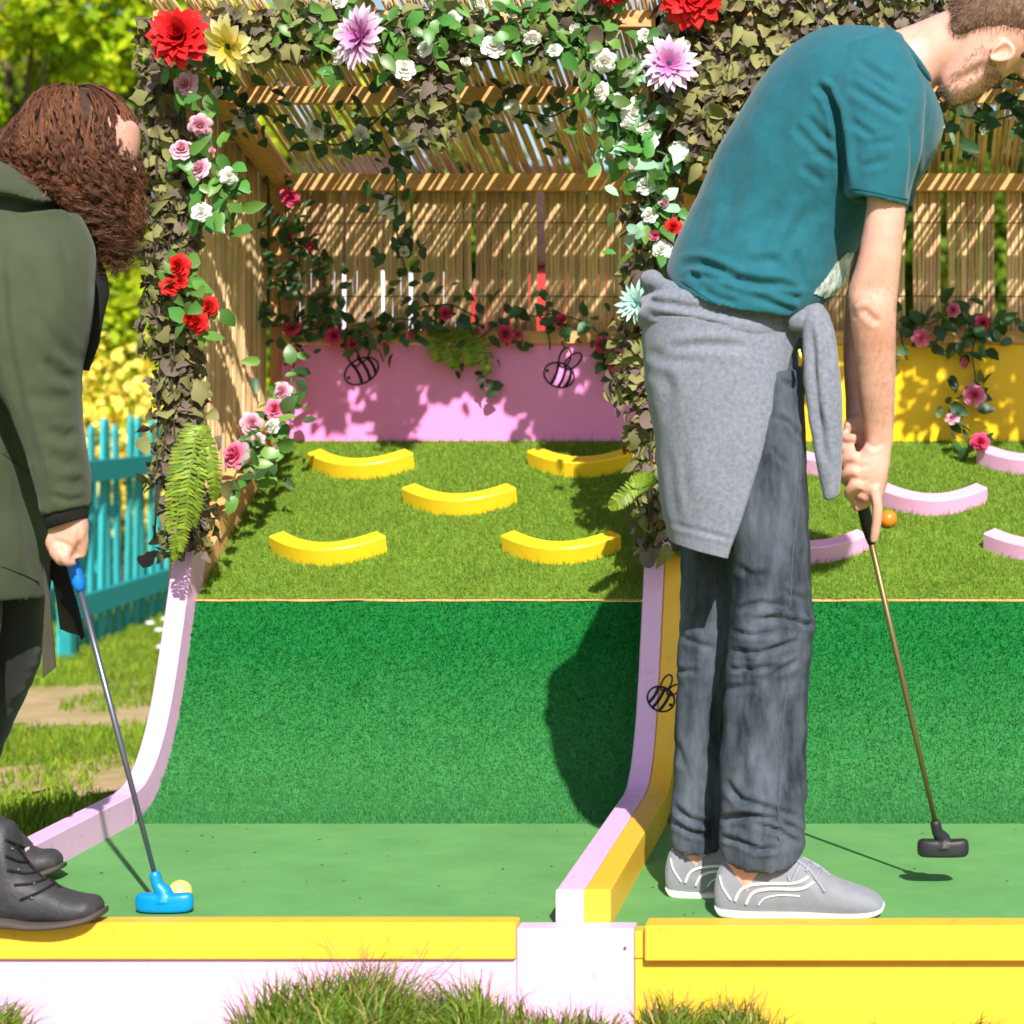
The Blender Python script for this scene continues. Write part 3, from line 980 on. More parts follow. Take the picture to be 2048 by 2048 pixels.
def surf_line(bvh, pl, r, sub=6, n=5):
    A = catmull(np.array(pl, dtype=float), sub)
    pts = [on_surf(bvh, x, y) for x, y in A]
    pts = [p for p in pts if p is not None]
    if len(pts) < 3: return None
    return tube(np.array(pts), r, n)

# ================================================================== the man
YM = 3.87
man = thing('person', 'bearded person in a teal t-shirt and grey jeans bending over a black putter', 'person', tuple(P(1530, 1830, 3.83)), 'people on the mini golf lanes')
OFF[man.name] = OFF[man.name]
torso = [
    (1336, 536, 1650, 600, YM, .192, 60), (1345, 508, 1690, 566, YM, .190, 46), (1372, 450, 1708, 506, YM, .180, 26),
    (1396, 395, 1752, 455, YM, .17, 8), (1441, 295, 1830, 374, YM, .185, 0), (1500, 192, 1872, 305, YM, .195, 0),
    (1568, 110, 1886, 246, YM, .195, 0), (1640, 66, 1876, 200, YM, .165, 0), (1715, 57, 1862, 172, YM, .11, 0), (1772, 64, 1856, 164, YM, .078, 0)]
hem_in = [(1346, 526, 1640, 588, YM, .182, 56), (1358, 490, 1660, 540, YM, .170, 40), (1400, 440, 1660, 490, YM, .13, 10)]
shirt_t = loft(list(reversed(hem_in)) + torso + [(1782, 76, 1850, 152, YM, .066, 0)], 40, 3)
near_sl = [(1628, 130, 1800, 70, 3.80, .10), (1640, 165, 1842, 150, 3.745, .088), (1666, 225, 1848, 225, 3.705, .076),
           (1682, 300, 1838, 315, 3.69, .068), (1693, 386, 1817, 411, 3.685, .058)]
nsl = loft(near_sl + [(1702, 383, 1808, 403, 3.685, .050), (1704, 345, 1808, 366, 3.69, .045)], 28, 4)
far_sl = [(1690, 120, 1810, 90, 3.95, .09), (1700, 170, 1848, 190, 4.0, .085), (1690, 240, 1850, 270, 4.04, .075),
          (1696, 320, 1838, 335, 4.05, .065), (1700, 390, 1826, 408, 4.05, .056)]
fsl = loft(far_sl + [(1709, 386, 1817, 402, 4.05, .048), (1711, 350, 1816, 370, 4.05, .045)], 24, 4)
SHF = [
    # big fold round the armpit and sleeve
    ([(1628, 168), (1655, 188), (1672, 225), (1681, 275), (1686, 330), (1690, 384)], 7, .016),
    ([(1715, 122), (1760, 150), (1795, 172)], 6, .006),
    ([(1692, 168), (1740, 195), (1785, 222), (1808, 236)], 7, .007),
    ([(1740, 168), (1790, 200)], 5, .003),
    ([(1700, 240), (1730, 262), (1750, 275)], 6, .004),
    ([(1736, 290), (1790, 282)], 6, .003), ([(1720, 335), (1780, 318)], 6, .003),
    ([(1826, 250), (1826, 330), (1818, 400)], 6, .006),
    ([(1612, 230), (1645, 270), (1676, 292)], 7, .005), ([(1628, 300), (1676, 330)], 7, .005), ([(1600, 330), (1650, 368)], 7, .004),
    ([(1585, 250), (1640, 305)], 7, .003),
    # waist folds above the hem
    ([(1358, 530), (1400, 526), (1440, 540), (1480, 560), (1520, 568), (1560, 570), (1598, 582)], 7, .012),
    ([(1376, 545), (1400, 560)], 6, .007), ([(1395, 550), (1440, 558), (1478, 562)], 5, .006),
    ([(1402, 580), (1440, 598), (1476, 608)], 6, .006), ([(1540, 580), (1575, 592), (1604, 600)], 6, .008),
    ([(1500, 592), (1560, 612), (1592, 622)], 6, .005), ([(1490, 526), (1540, 520), (1560, 525)], 8, .005),
    ([(1590, 500), (1600, 545), (1610, 580)], 8, .006), ([(1470, 380), (1440, 470), (1400, 515)], 14, .004),
    ([(1560, 380), (1530, 450), (1520, 520)], 14, .004), ([(1500, 260), (1470, 360), (1440, 440)], 18, .004), ([(1600, 150), (1560, 230), (1540, 320)], 20, .004), ([(1420, 400), (1400, 460), (1385, 510)], 12, .004), ([(1640, 330), (1610, 420), (1600, 480)], 14, .005), ([(1450, 540), (1500, 470), (1580, 420)], 16, .004), ([(1650, 400), (1600, 450), (1560, 500)], 12, .004),
]
def shirt_fn(V, N):
    return .0045 * vnoise(V, 6, 6, 8, 3) + .0006 * vnoise(V, 22, 22, 26, 9)
shirt, SV, SF = sculpt('t_shirt', join(shirt_t, nsl, fsl), .004, M['shirt'], man, 3, SHF, YM + .02, shirt_fn)
shb = bvh_of(SV, SF)
_s = [surf_line(shb, pl, .0007, 8) for pl in ([(1697, 374), (1740, 382), (1780, 391), (1816, 398)], [(1364, 560), (1420, 600), (1470, 624), (1520, 638), (1580, 632)])]
part('hem_stitch', join(*[q for q in _s if q]), M['shirt'], man, True)
# collar ribbing
col = []
for k, t in enumerate(np.linspace(0, 2 * math.pi, 40)):
    a, b = P(1774, 64, YM), P(1858, 166, YM)
    c, h = (a + b) / 2, (b - a) / 2
    col.append(c + h * 1.03 * math.cos(t) + np.array((0, .081 * math.sin(t), 0)))
part('collar', tube(np.array(col), .0075, 8, False), M['shirt'], man, True)
# printed patch on the belly of the shirt
sb = bvh_of(SV, SF)
pp = np.array([(1626, 586), (1650, 596), (1676, 588), (1697, 566), (1708, 534), (1707, 505), (1694, 506), (1670, 528), (1652, 556)])
def inpoly(x, y, poly):
    c = False; j = len(poly) - 1
    for i in range(len(poly)):
        if ((poly[i][1] > y) != (poly[j][1] > y)) and (x < (poly[j][0] - poly[i][0]) * (y - poly[i][1]) / (poly[j][1] - poly[i][1] + 1e-9) + poly[i][0]):
            c = not c
        j = i
    return c
M['print'] = mat('white_and_green_print', C(236, 240, 234), .8, 0, 55, col2=C(70, 120, 100), detail=2)
_q = [np.mean([SV[i] for i in q], axis=0) for q in SF]
_qx, _qy = proj(np.array(_q))
sel = [i for i in range(len(SF)) if _q[i][1] < YM + .02 and inpoly(_qx[i], _qy[i], pp)]
if sel:
    idx = sorted({int(v) for i in sel for v in SF[i]}); mp = {v: k for k, v in enumerate(idx)}
    cen = SV.mean(0)
    vv = SV[idx]; dirn = np.array((0.25, -1, -.1)); dirn /= np.linalg.norm(dirn)
    part('shirt_print', (vv + dirn * .0025, [tuple(mp[int(v)] for v in SF[i]) for i in sel]), M['print'], man, True)

# --- body: head, neck, trunk, arms, hands, legs as one skin
hd, hp = np.array((.85, -.527)), np.array((-.527, -.85))     # crown axis, back-of-head axis (px)
HC = np.array((1983.0, 56.0))
def hsec(t, fr, bk, w, Y=YM):
    c = HC + hd * t
    f_ = c - hp * fr; b_ = c + hp * bk
    return (b_[0], b_[1], f_[0], f_[1], Y, w)
head = [hsec(-152, 82, -48, .026), hsec(-140, 94, -28, .042), hsec(-105, 101, 8, .054), hsec(-62, 101, 58, .066), hsec(-20, 98, 96, .073),
        hsec(30, 99, 112, .077), hsec(75, 94, 110, .076), hsec(112, 74, 86, .064), hsec(136, 40, 48, .040), hsec(143, 8, 10, .01)]
neck = [(1700, 80, 1845, 195, YM, .085), (1772, 66, 1868, 172, YM, .066), (1815, 54, 1884, 160, YM, .058), (1850, 40, 1906, 150, YM, .058), (1900, 20, 1950, 130, YM, .06)]
nose = pxtube([(2028, 118, YM, .012), (2046, 140, YM, .014), (2038, 150, YM, .010)])
# ear
def earv():
    V, f = [], []
    a0, a1 = np.array((1980.0, 119.0)), np.array((2028.0, 90.0))
    ax = (a1 - a0); L = np.linalg.norm(ax); ax /= L; nx = np.array((ax[1], -ax[0]))
    n, k = 20, 4
    for i, (sc, dy) in enumerate(((.55, -.066), (1.0, -.074), (1.0, -.084), (.82, -.086), (.5, -.078))):
        for j in range(n):
            t = 2 * math.pi * j / n
            wid = .36 * (1 + .35 * math.cos(t))
            p = (a0 + a1) / 2 + ax * (L / 2) * math.cos(t) * sc + nx * L * wid * math.sin(t) * sc
            q = P(p[0], p[1], YM + dy); V.append(q)
    for i in range(4):
        for j in range(n):
            q = (j + 1) % n
            f.append((i * n + j, i * n + q, i * n + n + q, i * n + n + j))
    f.append(tuple(range(n - 1, -1, -1))); f.append(tuple(range(4 * n, 5 * n)))
    return np.array(V), f
near_arm = [(1690, 150, 1810, 130, 3.76, .055), (1712, 260, 1820, 270, 3.70, .048), (1730, 360, 1816, 380, 3.69, .046), (1734, 405, 1812, 412, 3.69, .044),
            (1716, 513, 1803, 513, 3.69, .042), (1698, 575, 1797, 580, 3.70, .043), (1697, 605, 1794, 610, 3.70, .043), (1703, 650, 1792, 655, 3.71, .043),
            (1709, 702, 1792, 702, 3.73, .041), (1717, 790, 1790, 790, 3.765, .034), (1725, 848, 1788, 846, 3.79, .027), (1731, 885, 1786, 882, 3.80, .022)]
palm = [(1731, 885, 1786, 882, 3.80, .022), (1718, 905, 1783, 905, 3.80, .021), (1700, 928, 1778, 940, 3.80, .021), (1696, 952, 1772, 968, 3.803, .02), (1706, 985, 1768, 992, 3.806, .017), (1722, 1003, 1762, 1005, 3.81, .012)]
far_arm = [(1740, 160, 1830, 150, 3.99, .055), (1735, 270, 1825, 280, 4.03, .047), (1728, 390, 1810, 400, 4.03, .043),
           (1700, 540, 1780, 550, 4.02, .041), (1690, 620, 1768, 630, 4.0, .041), (1686, 700, 1756, 705, 3.97, .036), (1690, 790, 1744, 795, 3.91, .029), (1692, 838, 1738, 845, 3.88, .022)]
far_palm = [(1692, 838, 1738, 845, 3.88, .022), (1690, 860, 1742, 870, 3.865, .022), (1690, 900, 1738, 910, 3.86, .02), (1700, 930, 1735, 935, 3.855, .014)]
fr = .0092
fingers = [
    # right (near) hand: three fingers wrapping the grip, knuckles on the left edge
    [(1716, 914, 3.790, .0105), (1698, 914, 3.795, .0102), (1686, 924, 3.808, .0098), (1690, 934, 3.828, .0092), (1708, 938, 3.846, .0085), (1724, 936, 3.852, .0078)],
    [(1716, 942, 3.786, .0105), (1699, 944, 3.793, .0102), (1689, 954, 3.808, .0098), (1696, 964, 3.828, .0092), (1712, 966, 3.846, .0085), (1728, 962, 3.852, .0078)],
    [(1722, 968, 3.786, .0105), (1706, 974, 3.792, .0104), (1698, 986, 3.806, .0098), (1706, 994, 3.826, .0092), (1722, 994, 3.842, .0085), (1736, 988, 3.846, .0078)],
    # index finger straight down the shaft
    [(1748, 975, 3.790, .0115), (1754, 1005, 3.790, .0108), (1755, 1032, 3.794, .0098), (1751, 1062, 3.802, .0088), (1747, 1084, 3.808, .0076)],
    # thumb on the far side, tip showing under the fingers
    [(1764, 950, 3.815, .0120), (1756, 985, 3.835, .0112), (1728, 1006, 3.832, .0102), (1708, 1016, 3.822, .0088)],
    # left (far) hand above: finger segments around the grip
    [(1722, 858, 3.856, .0095), (1704, 860, 3.835, .0095), (1690, 868, 3.822, .0092), (1694, 876, 3.806, .0088), (1712, 876, 3.800, .008)],
    [(1722, 880, 3.856, .0095), (1702, 882, 3.832, .0095), (1688, 890, 3.820, .0092), (1692, 899, 3.804, .0088), (1710, 899, 3.798, .008)],
    [(1722, 902, 3.856, .0095), (1702, 906, 3.836, .0095), (1690, 910, 3.826, .009), (1696, 914, 3.818, .0086)],
    [(1724, 838, 3.858, .009), (1708, 842, 3.838, .009), (1696, 848, 3.826, .0086), (1700, 855, 3.812, .008)],
    [(1738, 850, 3.866, .0115), (1732, 880, 3.848, .0108), (1728, 905, 3.838, .009)],
]
body_t = loft(shrink(torso[1:], 10, .014), 32, 3)
pelvis = loft([(1306, 600, 1600, 600, YM, .15), (1305, 700, 1600, 700, YM, .15), (1320, 800, 1600, 790, YM, .14)], 28, 3)
nleg_s = [(1345, 740, 1608, 740, 3.80, .092), (1392, 880, 1612, 880, 3.79, .088), (1438, 1000, 1616, 1000, 3.79, .083), (1462, 1100, 1621, 1105, 3.79, .078),
          (1464, 1192, 1624, 1192, 3.79, .074), (1460, 1252, 1630, 1250, 3.785, .072), (1455, 1302, 1622, 1305, 3.785, .070), (1447, 1419, 1615, 1430, 3.785, .070),
          (1441, 1507, 1614, 1507, 3.785, .069), (1442, 1595, 1612, 1595, 3.785, .069), (1438, 1670, 1610, 1678, 3.785, .068), (1443, 1700, 1600, 1712, 3.785, .064, 26)]
fleg_s = [(1318, 760, 1540, 760, 3.93, .088), (1330, 900, 1500, 900, 3.945, .085), (1350, 1020, 1485, 1020, 3.95, .078), (1358, 1083, 1480, 1083, 3.95, .076),
          (1362, 1250, 1478, 1250, 3.95, .07), (1356, 1302, 1472, 1302, 3.95, .068), (1351, 1440, 1462, 1440, 3.95, .064),
          (1347, 1551, 1455, 1551, 3.95, .062), (1341, 1643, 1452, 1643, 3.95, .062), (1342, 1684, 1446, 1690, 3.95, .058, 12)]
legs = [loft(shrink(nleg_s, 22, .02), 20, 3), loft(shrink(fleg_s, 18, .018), 20, 3)]
feet = [pxtube([(1500, 1690, 3.785, .045), (1500, 1780, 3.785, .036), (1560, 1795, 3.785, .032), (1700, 1808, 3.785, .022)]),
        pxtube([(1400, 1670, 3.95, .042), (1400, 1750, 3.95, .034), (1460, 1765, 3.95, .03), (1590, 1778, 3.95, .02)])]
bodyparts = [body_t, pelvis, loft(head, 32, 4, 2.1), loft(neck, 28, 3), nose, earv(), loft(near_arm, 24, 3), loft(palm, 24, 3, 2.6), loft(far_arm, 24, 3), loft(far_palm, 20, 3)] \
    + [pxtube(f_) for f_ in fingers] + legs + feet
ARM = [([(1712, 628), (1730, 622), (1748, 640), (1760, 640)], 6, .003), ([(1700, 612), (1712, 640)], 5, .002), ([(1731, 886), (1750, 896), (1764, 884)], 4, .0022),
       ([(1700, 930), (1720, 934), (1738, 930)], 4, .0018), ([(1704, 958), (1722, 962), (1740, 958)], 4, .0018), ([(1712, 984), (1735, 990)], 4, .002),
       ([(1738, 990), (1742, 1020)], 4, .002), ([(1900, 170), (1950, 142), (1974, 126)], 7, .005), ([(1984, 112), (2010, 98)], 5, .004)]
body, BV, BF = sculpt('body', join(*bodyparts), .0036, M['skin'], man, 3, ARM, 3.87, lambda V, N: .0008 * vnoise(V, 25, 25, 25, 2))

# --- jeans
nl = nleg_s + [(1450, 1692, 1594, 1704, 3.785, .058, 22), (1456, 1650, 1590, 1660, 3.785, .052, 0)]
fl = fleg_s + [(1348, 1678, 1440, 1684, 3.95, .053, 10), (1352, 1640, 1438, 1640, 3.95, .05, 0)]
seat = loft([(1300, 590, 1606, 610, YM, .160), (1296, 680, 1608, 690, YM, .163), (1306, 780, 1606, 775, YM, .155), (1330, 850, 1590, 850, YM, .135)], 32, 3)
JF = [([(1560, 760), (1590, 775), (1608, 800)], 6, .004), ([(1545, 830), (1580, 850), (1606, 880)], 7, .005), ([(1535, 890), (1570, 930)], 7, .004),
      ([(1500, 1240), (1550, 1235), (1610, 1248), (1630, 1252)], 6, .007), ([(1462, 1262), (1510, 1272), (1560, 1262)], 6, .006), ([(1460, 1300), (1520, 1306), (1600, 1280)], 6, .006),
      ([(1456, 1336), (1500, 1340), (1560, 1330)], 6, .005), ([(1470, 1220), (1520, 1205), (1580, 1215)], 6, .005), ([(1452, 1376), (1520, 1372)], 7, .004),
      ([(1540, 1350), (1600, 1320)], 7, .004), ([(1560, 1180), (1610, 1200)], 6, .004), ([(1480, 1290), (1500, 1360), (1490, 1430)], 9, .003),
      ([(1450, 1560), (1480, 1600), (1540, 1620), (1606, 1640)], 8, .006), ([(1440, 1640), (1500, 1630), (1560, 1640), (1606, 1670)], 7, .008),
      ([(1441, 1672), (1470, 1680), (1520, 1700), (1560, 1696)], 6, .007), ([(1490, 1640), (1560, 1660), (1600, 1690)], 6, .006), ([(1480, 1500), (1490, 1580)], 10, .003),
      ([(1362, 1275), (1400, 1290), (1430, 1296)], 6, .004), ([(1352, 1340), (1400, 1345)], 6, .004), ([(1345, 1610), (1380, 1640), (1430, 1650)], 7, .006), ([(1342, 1640), (1380, 1664), (1420, 1672)], 6, .006),
      ([(1350, 1480), (1370, 1540)], 8, .003), ([(1470, 1130), (1500, 1150), (1540, 1150)], 8, .003)]
def jean_fn(V, N):
    px, py = proj(V)
    k = np.exp(-((py - 1290) / 110) ** 2) + np.exp(-((py - 1655) / 70) ** 2) + .35
    return .003 * k * vnoise(V, 6, 6, 34, 1, 2) + .002 * vnoise(V, 14, 14, 20, 5)
jeans, JV, JFc = sculpt('jeans', join(seat, loft(nl, 32, 4), loft(fl, 28, 4)), .005, M['denim'], man, 2, [(p_, w_ * .72, a_ * 1.35) for p_, w_, a_ in JF], 4.1, jean_fn)
jb = bvh_of(JV, JFc)
seams = []
for pl in ([(1600, 900), (1596, 1000), (1584, 1120), (1580, 1220)], [(1580, 1330), (1568, 1420), (1560, 1510), (1556, 1600), (1556, 1680)]):
    t = surf_line(jb, pl, .0014)
    if t: seams.append(t)
if seams: part('side_seam', join(*seams), M['denimdark'], man, True)

# --- knitted jumper tied round the waist
def row(y_l, y_r, xl, xr, dy, Y=YM): return (xl, y_l, xr, y_r, Y, dy)
rows = [row(636, 650, 1286, 1612, .178), row(688, 700, 1286, 1614, .183), row(760, 768, 1292, 1614, .186), row(863, 868, 1308, 1616, .185), row(950, 965, 1318, 1606, .18),
        row(1017, 1060, 1326, 1590, .172), row(1056, 1100, 1334, 1570, .168), row(1072, 1126, 1337, 1560, .166)]
edge_x = [1612, 1590, 1572, 1540, 1512, 1486, 1472, 1466]
Rw = catmull(np.array([list(r_) + [e_] for r_, e_ in zip(rows, edge_x)]), 10)
ncol = 90
KV = []
for xl, yl, xr, yr, Y, dy, ex in Rw:
    a, b = P(xl, yl, Y), P(xr, yr, Y)
    c, h = (a + b) / 2, (b - a) / 2
    cx = (xl + xr) / 2; hx = (xr - xl) / 2
    cs = np.clip((ex - cx) / hx, -.98, .98)
    t0 = -math.acos(cs)                 # near front edge
    t1 = -2 * math.pi + math.acos(min(.9, cs + .1))   # far front edge
    for k in range(ncol + 1):
        t = t0 + (t1 - t0) * k / ncol
        KV.append(c + h * spow(math.cos(t), 2.25) + np.array((0, dy * spow(math.sin(t), 2.25), 0)))
KV = np.array(KV)
nr = len(Rw)
KF = [(j * (ncol + 1) + i, j * (ncol + 1) + i + 1, (j + 1) * (ncol + 1) + i + 1, (j + 1) * (ncol + 1) + i) for j in range(nr - 1) for i in range(ncol)]
cen = KV.mean(0)
nrm = KV - np.array([cen[0], cen[1], 0]); nrm[:, 2] = 0; nrm /= np.linalg.norm(nrm, axis=1)[:, None]
KV = KV + nrm * (.004 * vnoise(KV, 9, 9, 5, 4))[:, None]
KV = folds(KV, nrm, [([(1330, 700), (1400, 690), (1500, 694)], 9, .006), ([(1340, 900), (1346, 980), (1352, 1050)], 9, .005), ([(1366, 900), (1370, 1000)], 9, .004),
                     ([(1337, 1046), (1400, 1062), (1470, 1080)], 5, .0022), ([(1320, 740), (1340, 780), (1330, 840)], 12, .006), ([(1300, 700), (1330, 720), (1400, 720)], 10, .004)], YM)
th_ = .005
inner = KV - nrm * th_
nv = len(KV)
per = [k for k in range(ncol + 1)] + [j * (ncol + 1) + ncol for j in range(1, nr)] + [(nr - 1) * (ncol + 1) + k for k in range(ncol - 1, -1, -1)] + [j * (ncol + 1) for j in range(nr - 2, 0, -1)]
KFs = KF + [tuple(reversed([q + nv for q in f_])) for f_ in KF]
for i in range(len(per)):
    a, b = per[i], per[(i + 1) % len(per)]
    KFs.append((a, a + nv, b + nv, b))
part('tied_jumper', (np.concatenate([KV, inner]), KFs), M['knit'], man, True)
# rolled waist of the jumper (two twisted rolls)
def ring_roll(xl, yl, xr, yr, dy, r, ph):
    a, b = P(xl, yl, YM), P(xr, yr, YM); c, h = (a + b) / 2, (b - a) / 2
    pts, rad = [], []
    for k in range(73):
        t = 2 * math.pi * k / 72
        tw = ph + 3 * t
        pts.append(c + h * spow(math.cos(t), 2.2) + np.array((0, dy * spow(math.sin(t), 2.2), .008 * math.sin(tw))))
        rad.append(r * (1 + .18 * math.sin(5 * t + ph)))
    return tube(np.array(pts), np.array(rad), 12, False)
rolls = join(ring_roll(1302, 606, 1600, 634, .150, .022, 0), ring_roll(1298, 638, 1602, 660, .160, .021, 2), ring_roll(1306, 572, 1590, 620, .130, .018, 4))
knot = pxtube([(1580, 640, 3.74, .018), (1612, 640, 3.735, .022), (1634, 636, 3.75, .022), (1646, 660, 3.75, .016)])
sculpt('tied_sleeve_roll', join(rolls, knot), .005, M['knit'], man, 3,
       [([(1290, 600), (1330, 606), (1400, 618)], 5, .006), ([(1296, 630), (1380, 642), (1460, 656)], 5, .008), ([(1296, 650), (1380, 660), (1440, 668)], 4, .005)], YM,
       lambda V, N: .003 * vnoise(V, 12, 12, 16, 8))
slv = [(1600, 618, 1640, 606, 3.75, .024), (1602, 645, 1656, 628, 3.735, .030), (1606, 680, 1670, 672, 3.73, .034), (1609, 740, 1680, 735, 3.725, .032), (1614, 800, 1685, 800, 3.725, .03),
       (1622, 863, 1686, 860, 3.73, .026), (1634, 935, 1684, 930, 3.735, .022), (1646, 995, 1678, 985, 3.74, .018), (1649, 1003, 1675, 994, 3.74, .016)]
sculpt('hanging_sleeve', loft(slv, 24, 4), .0045, M['knit'], man, 3,
       [([(1622, 650), (1626, 720), (1632, 800), (1646, 870)], 6, .008), ([(1646, 640), (1654, 700), (1652, 760)], 6, .006), ([(1634, 820), (1644, 880), (1654, 930)], 6, .005)], YM,
       lambda V, N: .0022 * vnoise(V, 14, 14, 10, 2))
part('zip_pull', pxtube([(1598, 700, 3.705, .003), (1601, 716, 3.703, .0045), (1600, 732, 3.704, .003)]), mat('brass_zip', C(180, 140, 50), .3, .1, 30, metal=.8), man)

# --- trainers
def shoe(dx, Y, sc, nm):
    def X(x): return 1500 + (x - 1500) * sc + dx
    base = 1832 if nm == 0 else 1794
    def Yp(y): return base + (y - 1832) * sc
    up = [(1429, 1768, 1432, 1812), (1437, 1738, 1440, 1824), (1456, 1716, 1460, 1828), (1500, 1706, 1500, 1829), (1550, 1702, 1550, 1829), (1592, 1708, 1592, 1829),
          (1625, 1728, 1625, 1829), (1665, 1752, 1665, 1829), (1705, 1768, 1705, 1829), (1738, 1780, 1740, 1827), (1760, 1794, 1761, 1823), (1768, 1806, 1768, 1816)]
    dys = [.022, .031, .035, .037, .037, .037, .039, .043, .045, .042, .03, .014]
    upper = loft([(X(a), Yp(b), X(c), Yp(d), Y, e) for (a, b, c, d), e in zip(up, dys)], 28, 4, 2.5)
    so = [(1430, 1806, 1436, 1822, .024), (1445, 1810, 1448, 1829, .034), (1500, 1815, 1500, 1832, .038), (1560, 1816, 1560, 1831, .036), (1620, 1817, 1620, 1832, .042), (1690, 1817, 1690, 1832, .047),
          (1735, 1814, 1738, 1828, .043), (1760, 1808, 1762, 1822, .03), (1769, 1804, 1769, 1812, .014)]
    sole = loft([(X(a), Yp(b), X(c), Yp(d), Y, e) for a, b, c, d, e in so], 24, 4, 3.2)
    u, UV, UF = sculpt('shoe', upper, .0042, M['shoe'], man, 2, [([(X(1600), Yp(1740)), (X(1640), Yp(1775)), (X(1650), Yp(1800))], 6, .002)], 9)
    part('sole', sole, M['white'], u, True)
    bv = bvh_of(UV, UF)
    st = []
    for pl, r_ in (([(1440, 1752), (1446, 1775), (1462, 1800)], .0018), ([(1470, 1802), (1484, 1778), (1520, 1768), (1590, 1766), (1616, 1754)], .0028),
                   ([(1492, 1808), (1506, 1786), (1540, 1778), (1600, 1778), (1628, 1764)], .0028), ([(1516, 1810), (1530, 1796), (1560, 1790), (1600, 1792)], .0013)):
        t = surf_line(bv, [(X(a), Yp(b)) for a, b in pl], r_)
        if t: st.append(t)
    if st: part('stripe', join(*st), M['white'], u, True)
    la = []
    for pl in ([(1594, 1722), (1618, 1740), (1640, 1768), (1650, 1784)], [(1604, 1716), (1634, 1732), (1660, 1752)], [(1576, 1752), (1582, 1764), (1590, 1750), (1600, 1730)], [(1622, 1724), (1612, 1744)], [(1640, 1738), (1630, 1760)]):
        t = surf_line(bv, [(X(a), Yp(b)) for a, b in pl], .0026)
        if t: la.append(t)
    if la: part('laces', join(*la), M['lace'], u, True)
shoe(0, 3.785, 1.0, 0)
shoe(-101, 3.95, .957, 1)

# --- hair and beard: short strands over a close cap
cap = loft([hsec(-84, -14, 40, .054), hsec(-62, 4, 62, .071), hsec(-20, 36, 100, .083), hsec(30, 70, 117, .087), hsec(75, 98, 115, .085), hsec(112, 82, 92, .071), hsec(138, 44, 52, .042), hsec(146, 8, 10, .01)], 32, 4)
CV, CF, CN = remesh(cap, .005, 2)
CV = CV + CN * (.0015 * vnoise(CV, 60, 60, 60, 1))[:, None]
def strands(V, N, n, ln, wd, flow, seed, msk=None):
    r = np.random.default_rng(seed)
    idx = r.integers(0, len(V), n * 3)
    if msk is not None: idx = idx[msk(V[idx], N[idx])]
    idx = idx[:n]
    p = V[idx] + r.normal(0, .0015, (len(idx), 3)); nn = N[idx]
    d = nn * .55 + np.array(flow) + r.normal(0, .28, (len(idx), 3)); d /= np.linalg.norm(d, axis=1)[:, None]
    s = np.cross(d, r.normal(size=(len(idx), 3))); s /= np.linalg.norm(s, axis=1)[:, None]
    L = ln * r.uniform(.6, 1.25, len(idx))[:, None]
    V2 = np.stack([p - s * wd / 2, p + s * wd / 2, p + d * L], 1).reshape(-1, 3)
    return V2, np.arange(len(V2)).reshape(-1, 3)
h1 = strands(CV, CN, 9000, .011, .0011, (-.2, 0, -.6), 5, lambda v, q: v[:, 1] < YM + .03)
hv = np.concatenate([CV, h1[0]]); hf = [tuple(int(i) for i in q) for q in CF] + [tuple(int(i) + len(CV) for i in q) for q in h1[1]]
part('hair', (hv, hf), M['hairm'], man, False)
BN = np.zeros_like(BV)
_m = bpy.data.objects[body.name].data
_nn = np.empty(len(_m.vertices) * 3, dtype=np.float32); _m.vertices.foreach_get('normal', _nn); BN = _nn.reshape(-1, 3).astype(float)
bpx, bpy_ = proj(BV)
bx_, by2 = bpx - HC[0], bpy_ - HC[1]
tt = bx_ * hd[0] + by2 * hd[1]; ff = -(bx_ * hp[0] + by2 * hp[1])
bmask = (tt < -30) & (tt > -165) & (ff > 22 + (tt + 60) * -.25) & (bpx > 1870)
if bmask.sum() > 50:
    b1 = strands(BV[bmask], BN[bmask], 3200, .008, .0009, (-.5, 0, -.35), 6)
    part('beard', b1, M['hairm'], man)
amask = (bpx > 1690) & (bpx < 1800) & (bpy_ > 560) & (bpy_ < 850) & (BV[:, 1] < 3.80)
part('arm_hair', strands(BV[amask], BN[amask], 1300, .009, .0005, (.1, 0, -.7), 8), M['hairm'], man)
ed = blob(2052, 108, YM - .04, .012, .008, .008)
part('eye', ed, M['eye'], man, True)

# ================================================================== the woman
YW = 3.93
wom = thing('person', 'person with curly brown hair in an olive parka bending over a blue putter', 'person', tuple(P(60, 1845, 3.75)), 'people on the mini golf lanes')
coat_t = [(-215, 1160, 82, 1194, YW, .165, -6), (-216, 1080, 91, 1090, YW, .168), (-214, 1000, 95, 1000, YW, .168), (-214, 900, 104, 900, YW, .17), (-214, 800, 120, 790, YW, .175),
          (-212, 700, 148, 690, YW, .185), (-205, 600, 166, 590, YW, .195), (-190, 500, 172, 505, YW, .195), (-165, 430, 150, 440, YW, .175), (-120, 372, 112, 392, YW, .13), (-80, 338, 66, 350, YW, .10), (-60, 326, 30, 336, YW, .08)]
hem_w = [(-190, 1070, 70, 1080, YW, .135), (-204, 1150, 70, 1182, YW, .152, -6)]
coat_b = loft(hem_w + coat_t, 40, 3)
slw = [(-70, 430, 150, 425, 3.82, .12), (-70, 520, 178, 500, 3.77, .115), (-62, 600, 184, 580, 3.745, .105), (-35, 690, 176, 650, 3.735, .095), (4, 775, 158, 735, 3.735, .085), (52, 868, 158, 835, 3.74, .072), (74, 932, 170, 926, 3.745, .062), (88, 1010, 173, 998, 3.75, .055), (92, 1028, 173, 1012, 3.75, .053)]
slw_l = loft(slw + [(102, 1024, 164, 1009, 3.75, .044), (102, 995, 160, 980, 3.75, .038)], 28, 4)
